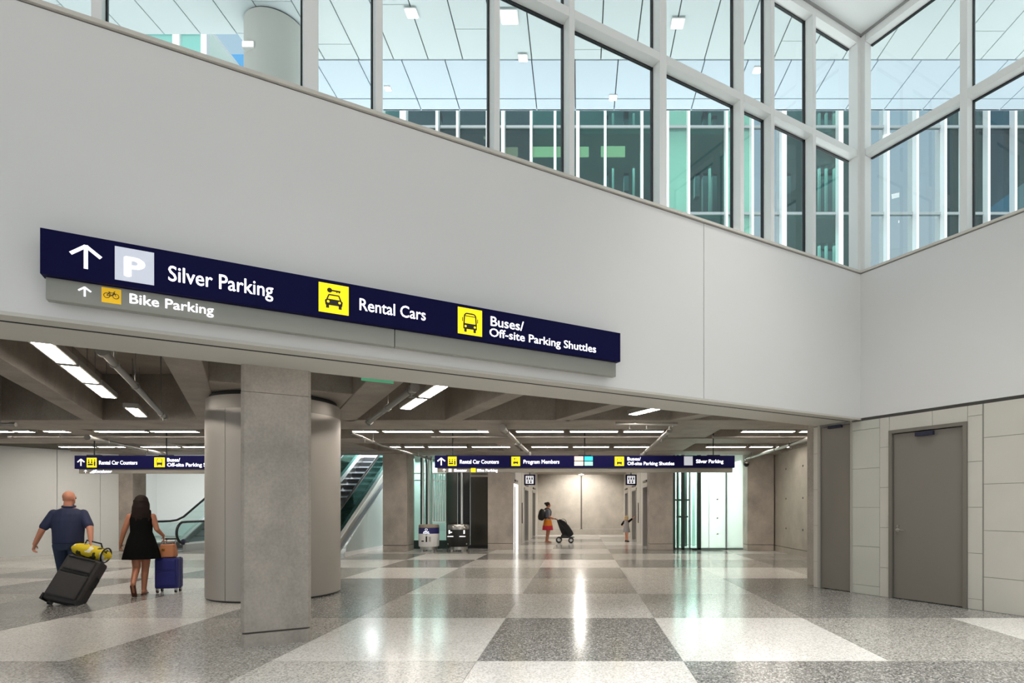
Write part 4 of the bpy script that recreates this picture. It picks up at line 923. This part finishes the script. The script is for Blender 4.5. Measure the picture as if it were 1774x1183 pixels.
def head(mb, c, s=1.0, yaw=0):
    c = Vector(c); M = Matrix.Rotation(yaw, 3, 'Z')
    def q(x, y, z): return c + M @ Vector((x*s, y*s, z*s))
    mb.sphere(q(0,-.012,.03), (.078*s,.095*s,.088*s), 18, 12)
    mb.sphere(q(0,.025,-.045), (.058*s,.062*s,.068*s), 14, 10)
    mb.capsule(q(0,.085,.012), .012*s, q(0,.108,-.022), .016*s, 8)            # nose
    mb.capsule(q(-.024,.078,-.065), .012*s, q(.024,.078,-.065), .012*s, 8)    # lips
    mb.sphere(q(0,.062,-.098), (.026*s,.024*s,.02*s)); 
    for x in (-1,1):
        mb.sphere(q(x*.078,-.006,-.012), (.014*s,.024*s,.036*s))
        mb.capsule(q(x*.018,.082,.03), .010*s, q(x*.05,.068,.03), .009*s, 8)
    mb.capsule(q(0,-.018,-.05), .056*s, q(0,-.035,-.15), .058*s, 14)
    return q
def eyes(parent, q, s=1.0):
    for x in (-1,1):
        p = q(x*.032,.081,.005); obj('eye', MB().sphere(p, .011*s, 10, 6), mat('eye_dark', (40,30,26), .2), parent, local=True)
def limb(mb, pts, rs):
    for i in range(len(pts)-1): mb.capsule(pts[i], rs[i], pts[i+1], rs[i+1], 14)
def foot(mb, ank, yaw, s=1.0, h=.0, pitch=0):
    a = Vector(ank); f_ = Vector((math.sin(-yaw)*math.cos(pitch), math.cos(yaw)*math.cos(pitch), -math.sin(pitch)))
    heel = a - f_*.045*s + Vector((0,0,-.045*s)); toe = a + f_*.165*s + Vector((0,0,-.055*s))
    mb.capsule(heel, .036*s, a+f_*.09*s+Vector((0,0,-.045*s)), .04*s, 12); mb.capsule(a+f_*.09*s+Vector((0,0,-.045*s)), .04*s, toe, .03*s, 12)
    mb.capsule(a, .04*s, a+f_*.06*s+Vector((0,0,-.035*s)), .038*s, 10)

# the walking man
man = thing('person', (-7.98,9.0,0), 'bald man in a navy polo and jeans walking away, pulling a dark suitcase', 'person', rz=R(30))
b = MB(); hp_ = head(b, (0,.06,1.60), 1.0, R(-25))
TR = [(0,.0,.80,.13,.10),(0,0,.9,.165,.12),(0,0,1.0,.165,.125),(0,.005,1.12,.172,.125),(0,.015,1.26,.185,.122),(0,.02,1.36,.165,.105),(0,.025,1.425,.115,.08),(0,.03,1.48,.065,.06)]
b.ell(TR, 20)
LS, LE, LW = Vector((-.175,.02,1.365)), Vector((-.30,-.02,1.12)), Vector((-.40,.05,.90)); RS_, RE, RW = Vector((.175,.02,1.365)), Vector((.285,-.13,1.14)), Vector((.315,-.235,.945))
limb(b, [LS,LE,LW], [.062,.045,.031]); limb(b, [RS_,RE,RW], [.062,.045,.031])
hand(b, LW, (-.25,.15,-1), (.2,1,0), 1); hand(b, RW, (.05,-.35,-1), (-.3,1,0), -1)
Lh, Lk, La = Vector((-.09,0,.88)), Vector((-.10,.20,.48)), Vector((-.10,.32,.10)); Rh, Rk, Ra = Vector((.09,0,.88)), Vector((.10,-.02,.46)), Vector((.10,-.33,.17))
limb(b, [Lh,Lk,La], [.088,.058,.042]); limb(b, [Rh,Rk,Ra], [.088,.058,.042]); foot(b, La, 0, 1, pitch=-.1); foot(b, Ra, 0, 1, pitch=.75)
solid('body', b, SKIN, man, .0085); eyes(man, hp_)
s_ = MB(); s_.ell([(x,y,z,rx*1.10+.012,ry*1.12+.016) for x,y,z,rx,ry in TR[1:7]]+[(0,.03,1.455,.075,.075)], 20); limb(s_, [LS,LS.lerp(LE,.82)], [.066,.064]); limb(s_, [RS_,RS_.lerp(RE,.82)], [.066,.064]); 
s_.v = [(x,y,max(z,.885)) for x,y,z in s_.v]
NAVYC = mat('navy_cotton', (34,42,72), .8); solid('polo_shirt', s_, NAVYC, man, .011)
obj('collar', MB().tube([(.072*math.cos(a),.03+.07*math.sin(a),1.475+.012*math.sin(a)) for a in [2*math.pi*i/20 for i in range(20)]], .018, 8, True), NAVYC, man, local=True)
j_ = MB(); j_.ell([(x,y,z,rx*1.07+.008,ry*1.07+.008) for x,y,z,rx,ry in TR[:3]], 20); limb(j_, [Lh,Lk,La.lerp(Lk,.05)], [.105,.078,.072]); limb(j_, [Rh,Rk,Ra.lerp(Rk,.05)], [.105,.078,.072]); solid('jeans', j_, mat('denim', (44,56,80), .85), man, .011)
sh = MB(); foot(sh, La, 0, 1.13, pitch=-.1); foot(sh, Ra, 0, 1.13, pitch=.75); solid('shoes', sh, mat('shoe_dark', (40,36,34), .6), man, .010)

# the woman in black
wo = thing('person', (-7.35,9.67,0), 'woman with long dark hair in a sleeveless black dress walking with a blue suitcase', 'person', rz=R(28))
b = MB(); hq_ = head(b, (0,.03,1.54), .96)
TW = [(0,0,.82,.14,.11),(0,0,.92,.165,.12),(0,0,1.04,.125,.095),(0,.0,1.17,.14,.11),(0,.01,1.28,.155,.10),(0,.01,1.35,.12,.075),(0,.01,1.40,.055,.05)]
b.ell(TW, 20)
LS, LE, LW = Vector((-.155,.0,1.31)), Vector((-.235,.0,1.06)), Vector((-.285,.05,.86)); RS_, RE, RW = Vector((.155,.0,1.31)), Vector((.215,-.02,1.09)), Vector((.29,.08,.98))
limb(b, [LS,LE,LW], [.05,.038,.026]); limb(b, [RS_,RE,RW], [.05,.038,.026]); hand(b, LW, (-.1,.1,-1), (.3,1,0), 1, .92); hand(b, RW, (.1,.25,-1), (-.3,1,0), -1, .92)
Lh, Lk, La = Vector((-.08,0,.84)), Vector((-.06,-.03,.46)), Vector((-.06,-.30,.22)); Rh, Rk, Ra = Vector((.08,0,.84)), Vector((.045,.06,.45)), Vector((.03,.03,.085))
limb(b, [Lh,Lk,La], [.082,.056,.036]); limb(b, [Rh,Rk,Ra], [.082,.056,.036]); b.capsule(Rk.lerp(Ra,.3)+Vector((0,-.012,0)), .052, Ra.lerp(Rk,.25), .04); foot(b, Ra, 0, .92); foot(b, La, 0, .92, pitch=.9)
solid('body', b, SKIN_T, wo, .0085); eyes(wo, hq_, .96)
d_ = MB(); prof = [(1.37,.13,.085),(1.33,.15,.10),(1.26,.165,.115),(1.15,.155,.12),(1.05,.152,.118),(.92,.195,.15),(.75,.235,.18),(.60,.262,.2)]
rings = []
for z, rx, ry in prof[::-1]:
    rings.append([(rx*(1+(.05*math.sin(9*2*math.pi*i/72) if z < .95 else 0)*(.95-z)/.35)*math.cos(2*math.pi*i/72), .0+ry*(1+(.05*math.sin(9*2*math.pi*i/72) if z < .95 else 0)*(.95-z)/.35)*math.sin(2*math.pi*i/72), z) for i in range(72)])
d_.smooth = True; d_.loft(rings)
for s2 in (-1,1): d_.capsule((s2*.105,.0,1.37), .03, (s2*.105,.01,1.40), .026, 10)
obj('dress', d_, mat('black_cloth', (12,12,13), .9, spec=.15), wo, local=True, sharp=60)
hr = MB(); hr.sphere((0,.0,1.57), (.098,.108,.104), 20, 12)
hr.ell([(0,-.055,1.22,.05,.03),(0,-.062,1.27,.105,.045),(0,-.06,1.36,.125,.06),(0,-.045,1.46,.122,.085),(0,-.02,1.56,.10,.09)], 20)
for i in range(13):
    a = math.pi*(1.0+i/12); x_ = .11*math.cos(a); y_ = -.035+.055*math.sin(a); L = 1.20+.03*(i%3)
    hr.tube([(x_*(.8+.25*j/6)+.01*math.sin(j*1.7+i), y_-.012*math.cos(j*1.5+i), 1.58-(1.58-L)*j/6) for j in range(7)], .022, 7)
solid('hair', hr, mat('dark_brown_hair', (38,28,24), .75, spec=.2), wo, .010, 2)
sd_ = MB(); 
for ank, pt in ((Ra,0),(La,.9)):
    f_ = Vector((0,math.cos(pt),-math.sin(pt))); a = Vector(ank)-f_*.06+Vector((0,0,-.075)); c_ = Vector(ank)+f_*.19+Vector((0,0,-.08))
    sd_.capsule(a, .012, c_, .012); sd_.capsule(a+Vector((.025,0,0)), .012, c_+Vector((.028,0,0)), .012); sd_.capsule(a-Vector((.025,0,0)), .012, c_-Vector((.028,0,0)), .012)
solid('sandals', sd_, mat('sandal_brown', (96,56,40), .6), wo, .008, 2)

# the far woman and the child
fw = thing('person', (-1.36,24.2,0), 'distant woman in grey top and orange and red skirt pushing a stroller', 'person', rz=R(-72))
b = MB(); hq_ = head(b, (0,.03,1.58), .97, R(-10)); b.ell([(x,y,z*1.03,rx,ry) for x,y,z,rx,ry in TW], 18)
for s2 in (-1,1):
    S_, E_, W_ = Vector((s2*.155,0,1.35)), Vector((s2*.20,.02,1.10)), Vector((s2*.17,.27,.99)); limb(b, [S_,E_,W_], [.05,.038,.027]); hand(b, W_, (0,1,-.1), (-s2,0,.3), s2, .92)
    H_, K_, A_ = Vector((s2*.085,0,.86)), Vector((s2*.085,.02,.47)), Vector((s2*.085,-.04,.085)); limb(b, [H_,K_,A_], [.083,.056,.038]); foot(b, A_, -s2*.12, .94)
solid('body', b, SKIN_T, fw, .0095); eyes(fw, hq_, .97)
tp = MB(); tp.ell([(x,y,z*1.03,rx*1.08+.01,ry*1.1+.012) for x,y,z,rx,ry in TW[1:6]], 18)
for s2 in (-1,1): limb(tp, [Vector((s2*.155,0,1.35)),Vector((s2*.19,.015,1.16))], [.062,.055])
solid('top', tp, mat('grey_jersey', (112,114,122), .8), fw, .012)
skm = MB().ell([(0,0,.70,.235,.20),(0,0,.8,.22,.18),(0,0,.95,.19,.15),(0,0,1.02,.155,.125)], 28); obj('skirt', skm, mat('orange_cloth', (216,124,22), .8), fw, local=True)
skm = MB().ell([(0,0,.53,.262,.225),(0,0,.62,.252,.215),(0,0,.715,.24,.205)], 28); o = obj('skirt_hem', skm, mat('red_cloth', (196,44,62), .8), fw, local=True); o['label'] = 'red lower tier of the skirt'
hr = MB(); hr.sphere((0,.0,1.61), (.092,.105,.098), 16, 10); hr.sphere((0,-.10,1.64), .05, 12, 8); solid('hair', hr, MATS['dark_brown_hair'], fw, .01, 2)
bp_ = thing('backpack', (-1.36,24.2,0), 'round black backpack on the back of the distant woman', 'backpack', rz=R(-72))
b = MB(); b.sphere((0,-.25,1.17), (.17,.14,.25), 18, 12); b.sphere((0,-.33,1.09), (.13,.09,.15), 14, 10); solid('bag_body', b, mat('black_nylon', (22,22,22), .7), bp_, .012)
for s2 in (-1,1): obj('shoulder_strap', MB().tube([(s2*.09,-.14,1.38),(s2*.10,-.05,1.45),(s2*.11,.06,1.42),(s2*.12,.125,1.3),(s2*.13,.11,1.15),(s2*.13,0,1.06),(s2*.11,-.16,1.02)], .016, 7), MATS['black_nylon'], bp_, local=True)
ch = thing('person', (1.98,24.6,0), 'small fair haired child in a grey dress reaching for the lift call panel', 'person', rz=R(-35))
b = MB(); hq_ = head(b, (0,.02,1.02), .88); k_ = .69
b.ell([(x,y,z*k_,rx*.72,ry*.78) for x,y,z,rx,ry in TW], 16)
LS, LE, LW = Vector((-.11,0,.88)), Vector((-.20,-.06,.74)), Vector((-.14,.03,.66)); RS_, RE, RW = Vector((.11,0,.88)), Vector((.22,.06,.98)), Vector((.30,.17,1.08))
limb(b, [LS,LE,LW], [.036,.028,.02]); limb(b, [RS_,RE,RW], [.036,.028,.02]); hand(b, LW, (0,.6,-.8), (1,0,0), 1, .7); hand(b, RW, (.4,.8,.3), (-1,0,.3), -1, .7)
for s2, dy in ((-1,.07),(1,-.07)):
    H_, K_, A_ = Vector((s2*.06,0,.58)), Vector((s2*.07,dy,.32)), Vector((s2*.085,dy*1.1,.07)); limb(b, [H_,K_,A_], [.058,.04,.028]); foot(b, A_, 0, .72)
solid('body', b, SKIN, ch, .0085); eyes(ch, hq_, .88)
dr = MB().ell([(0,0,.42,.165,.14),(0,0,.55,.145,.125),(0,0,.70,.11,.09),(0,.005,.84,.125,.09),(0,.005,.92,.09,.065)], 24); obj('dress', dr, mat('grey_print_cloth', (150,146,146), .8, noise=.5, scale=40), ch, local=True)
sl = MB(); limb(sl, [LS,LE], [.05,.042]); limb(sl, [RS_,RE], [.05,.042]); solid('sleeves', sl, mat('black_cloth', (12,12,13), .9, spec=.15), ch, .01)
hr = MB(); hr.sphere((0,-.012,1.05), (.088,.1,.094), 16, 10)
for i in range(16): a = 2*math.pi*i/16; hr.sphere((.075*math.cos(a), -.035+.06*math.sin(a), 1.02-.02*(i%2)-(0.03 if math.sin(a)<0 else -.03)), .03, 8, 6)
solid('hair', hr, mat('fair_hair', (196,170,128), .6), ch, .01, 2)
sh = MB()
for s2, dy in ((-1,.07),(1,-.07)): foot(sh, Vector((s2*.085,dy*1.1,.07)), 0, .80)
solid('shoes', sh, MATS['shoe_dark'], ch, .009)

# ------------------------------------------------------------------ stroller
st = thing('stroller', (-.72,24.1,0), 'black stroller with a folded hood being pushed by the distant woman', 'stroller')
X0, YC = -1.02, 24.1; BN = MATS['black_nylon']
for s2 in (-.24,.24):
    obj('frame_tube', MB().tube([(X0,YC+s2,1.0),(X0+.12,YC+s2,.92),(X0+.45,YC+s2,.5),(X0+.62,YC+s2,.16)], .016, 8), BLACK, st)
    obj('frame_tube', MB().tube([(X0+.38,YC+s2,.55),(X0+.16,YC+s2,.14)], .014, 8), BLACK, st)
    for x_, r_ in ((X0+.14,.125),(X0+.64,.11)):
        w = obj('wheel', MB().tube([(x_+(r_-.02)*math.cos(2*math.pi*i/24), YC+s2+(.03 if s2>0 else -.03), r_+(r_-.02)*math.sin(2*math.pi*i/24)) for i in range(24)], .02, 8, True), BLACK, st)
        obj('hub', MB().cyl((x_,YC+s2,r_),(x_,YC+s2+(.05 if s2>0 else -.05),r_),.05,n=14), STEEL, w)
obj('handle_bar', MB().tube([(X0,YC-.24,1.0),(X0-.02,YC-.2,1.01),(X0-.02,YC+.2,1.01),(X0,YC+.24,1.0)], .019, 8), BLACK, st)
s_ = MB(); pr = [(.05,.93),(.17,.99),(.38,.90),(.56,.70),(.70,.48),(.75,.36),(.64,.27),(.46,.28),(.28,.34),(.17,.58)]
s_.loft([[(X0+x,YC-.2,z) for x,z in pr],[(X0+x,YC+.2,z) for x,z in pr]]); obj('seat', s_, BN, st, bevel=.03)
hd = MB(); hd.smooth = True; hd.loft([[(X0+.30+.17*math.cos(R(20+14*i))*1.0, YC+y, .72+.27*math.sin(R(20+14*i))) for i in range(10)] for y in (-.22,-.12,.12,.22)], caps=False); o = obj('hood', hd, BN, st); so_ = o.modifiers.new('thick','SOLIDIFY'); so_.thickness = .015
obj('basket', MB().loft([[(X0+.2,YC+y,.2),(X0+.55,YC+y,.2),(X0+.6,YC+y,.34),(X0+.24,YC+y,.34)] for y in (-.2,.2)]), mat('basket_grey', (60,60,60), .8), st)
obj('foot_rest', box(X0+.6, X0+.78, YC-.17, YC+.17, .22, .25), BLACK, st)
obj('axle', MB().cyl((X0+.14,YC-.25,.125),(X0+.14,YC+.25,.125),.012), STEEL, st)

# ------------------------------------------------------------------ luggage
hand_w = Vector((-7.98,9.0,0)) + Matrix.Rotation(R(30),3,'Z') @ Vector((.33,-.285,.845))
W0 = Vector((-7.70,8.5,.0)); ax = (hand_w - (W0+Vector((0,0,.05)))).normalized(); wd = Vector((.94,.34,0)); wd = (wd-ax*wd.dot(ax)).normalized(); dp = wd.cross(ax)   # dp points away from the camera side
if dp.y < 0: dp = -dp
L = (hand_w-(W0+Vector((0,0,.05)))).length
su_ = thing('suitcase', W0, 'large tilted charcoal suitcase pulled by the bald man', 'suitcase'); B0 = W0+Vector((0,0,.06))
CH = mat('charcoal_fabric', (58,55,54), .75, noise=.12, scale=30)
def sbox(u0,u1,a0,a1,d0,d1): return MB().obox(B0+wd*u0+ax*a0+dp*d0, wd*(u1-u0), ax*(a1-a0), dp*(d1-d0))
obj('shell', sbox(-.24,.24,.02,.74,-.0,.27), CH, su_, bevel=.045)
obj('front_pocket', sbox(-.20,.20,.08,.46,-.045,.02), CH, su_, bevel=.025); obj('front_pocket', sbox(-.19,.19,.50,.69,-.035,.02), CH, su_, bevel=.02)
for a in (.455,.685): obj('zip', sbox(-.18,.18,a,a+.012,-.05,-.03), BLACK, su_)
for u in (-.242,.212): obj('corner_guard', sbox(u,u+.03,.0,.10,-.01,.28), BLACK, su_, bevel=.01)
for u in (-.18,.18):
    c = B0+wd*u+dp*.22; c.z = .05; obj('wheel', MB().cyl(c-wd*.02, c+wd*.02, .05, n=18), BLACK, su_)
for u in (-.12,.12): obj('handle_tube', MB().cyl(B0+wd*u+ax*.72+dp*.22, B0+wd*u*.9+ax*(L-.01)+dp*.0+dp*.03, .011), STEEL, su_)
obj('handle_grip', MB().capsule(B0+wd*-.11+ax*(L-.01)+dp*.03, .017, B0+wd*.11+ax*(L-.01)+dp*.03, .017), BLACK, su_)
obj('side_handle', MB().tube([B0+wd*.24+ax*.3+dp*.13, B0+wd*.275+ax*.34+dp*.13, B0+wd*.275+ax*.46+dp*.13, B0+wd*.24+ax*.5+dp*.13], .014), BLACK, su_)
yb = thing('duffel_bag', B0+ax*.8, 'yellow and white patterned bag lying on top of the charcoal suitcase', 'bag')
def dbl(scale_):
    m_ = MB(); m_.smooth = True; rr = []
    for j in range(13):
        u = -.27+.54*j/12; k = (1-(abs(u)/.275)**3.2)**.5
        rr.append([B0+ax*(.745+.105+.105*k*math.sin(2*math.pi*i/18)*scale_)+dp*(.09+.135*k*math.cos(2*math.pi*i/18)*scale_)+wd*u for i in range(18)])
    return m_.loft(rr)
YM = mat('yellow_print_cloth', (218,190,16), .7); tn = YM.node_tree; bs = tn.nodes['Principled BSDF']
g_ = tn.nodes.new('ShaderNodeNewGeometry'); v_ = tn.nodes.new('ShaderNodeTexNoise'); v_.inputs['Scale'].default_value = 7; tn.links.new(g_.outputs['Position'], v_.inputs['Vector'])
r_ = tn.nodes.new('ShaderNodeValToRGB'); r_.color_ramp.interpolation = 'CONSTANT'; r_.color_ramp.elements[0].color = lin((60,58,20))+(1,); r_.color_ramp.elements[1].position = .4; r_.color_ramp.elements[1].color = lin((220,192,20))+(1,); q_ = r_.color_ramp.elements.new(.6); q_.color = lin((232,228,214))+(1,)
tn.links.new(v_.outputs['Fac'], r_.inputs[0]); tn.links.new(r_.outputs[0], bs.inputs['Base Color'])
obj('bag_body', dbl(1), YM, yb)
obj('bag_handle', MB().tube([B0+wd*-.12+ax*.94+dp*.05, B0+wd*-.10+ax*.99+dp*.0, B0+wd*.10+ax*.99+dp*.0, B0+wd*.12+ax*.94+dp*.05], .012), BLACK, yb)
obj('bag_strap', MB().tube([B0+wd*.2+ax*(.85+.112*math.sin(a))+dp*(.09+.142*math.cos(a)) for a in [2*math.pi*i/20 for i in range(20)]], .012, 7, True), BLACK, yb)

bs_ = thing('suitcase', (-7.1,9.97,0), 'upright royal blue spinner suitcase beside the woman in black', 'suitcase', rz=R(12))
BL = mat('royal_blue_shell', (30,34,112), .45)
def lo(mb, name, m, bev=0, par=None): return obj(name, mb, m, par or bs_, bevel=bev, local=True)
lo(box(-.18,.18,-.11,.11,.07,.60), 'shell', BL, .03); lo(box(-.145,.145,-.128,-.1,.12,.36), 'front_pocket', BL, .012); lo(box(-.145,.145,-.124,-.1,.39,.56), 'front_pocket', BL, .012)
lo(box(-.183,.183,-.006,.006,.065,.605), 'zip', mat('zip_dark_blue', (18,20,60), .5))
for x_ in (-.14,.14):
    for y_ in (-.08,.08):
        w = lo(MB().cyl((x_-.012,y_,.028),(x_+.012,y_,.028),.028,n=16), 'wheel', BLACK); lo(box(x_-.02,x_+.02,y_-.02,y_+.02,.03,.075), 'wheel_fork', STEEL)
for x_ in (-.07,.07): lo(MB().cyl((x_,.07,.6),(x_,.07,.915),.009), 'handle_tube', STEEL)
lo(MB().capsule((-.08,.07,.915),.015,(.08,.07,.915),.015), 'handle_grip', BLACK)
tb_ = thing('tote_bag', (-7.1,9.97,.605), 'tan leather bag with a small gold clasp sitting on the blue suitcase', 'bag', rz=R(12))
TAN = mat('tan_leather', (190,124,84), .55)
m_ = MB(); rr = []
for z, hx, hy in ((.0,.11,.06),(.02,.13,.075),(.12,.125,.07),(.21,.11,.05),(.225,.1,.03)):
    rr.append([(sx_*hx*1.0, sy_*hy, z) for sx_, sy_ in ((-1,-.7),(-.85,-1),(.85,-1),(1,-.7),(1,.7),(.85,1),(-.85,1),(-1,.7))])
m_.loft(rr); m_.v = [(x,y-.03,z) for x,y,z in m_.v]; obj('bag_body', m_, TAN, tb_, bevel=.008, local=True)
obj('clasp', box(-.06,-.02,-.115,-.098,.11,.15), mat('gold_clasp', (250,200,80), .25, metal=.9), tb_, local=True)
obj('bag_handle', MB().tube([(-.07,-.03,.21),(-.06,-.03,.27),(.06,-.03,.27),(.07,-.03,.21)], .009), TAN, tb_, local=True)
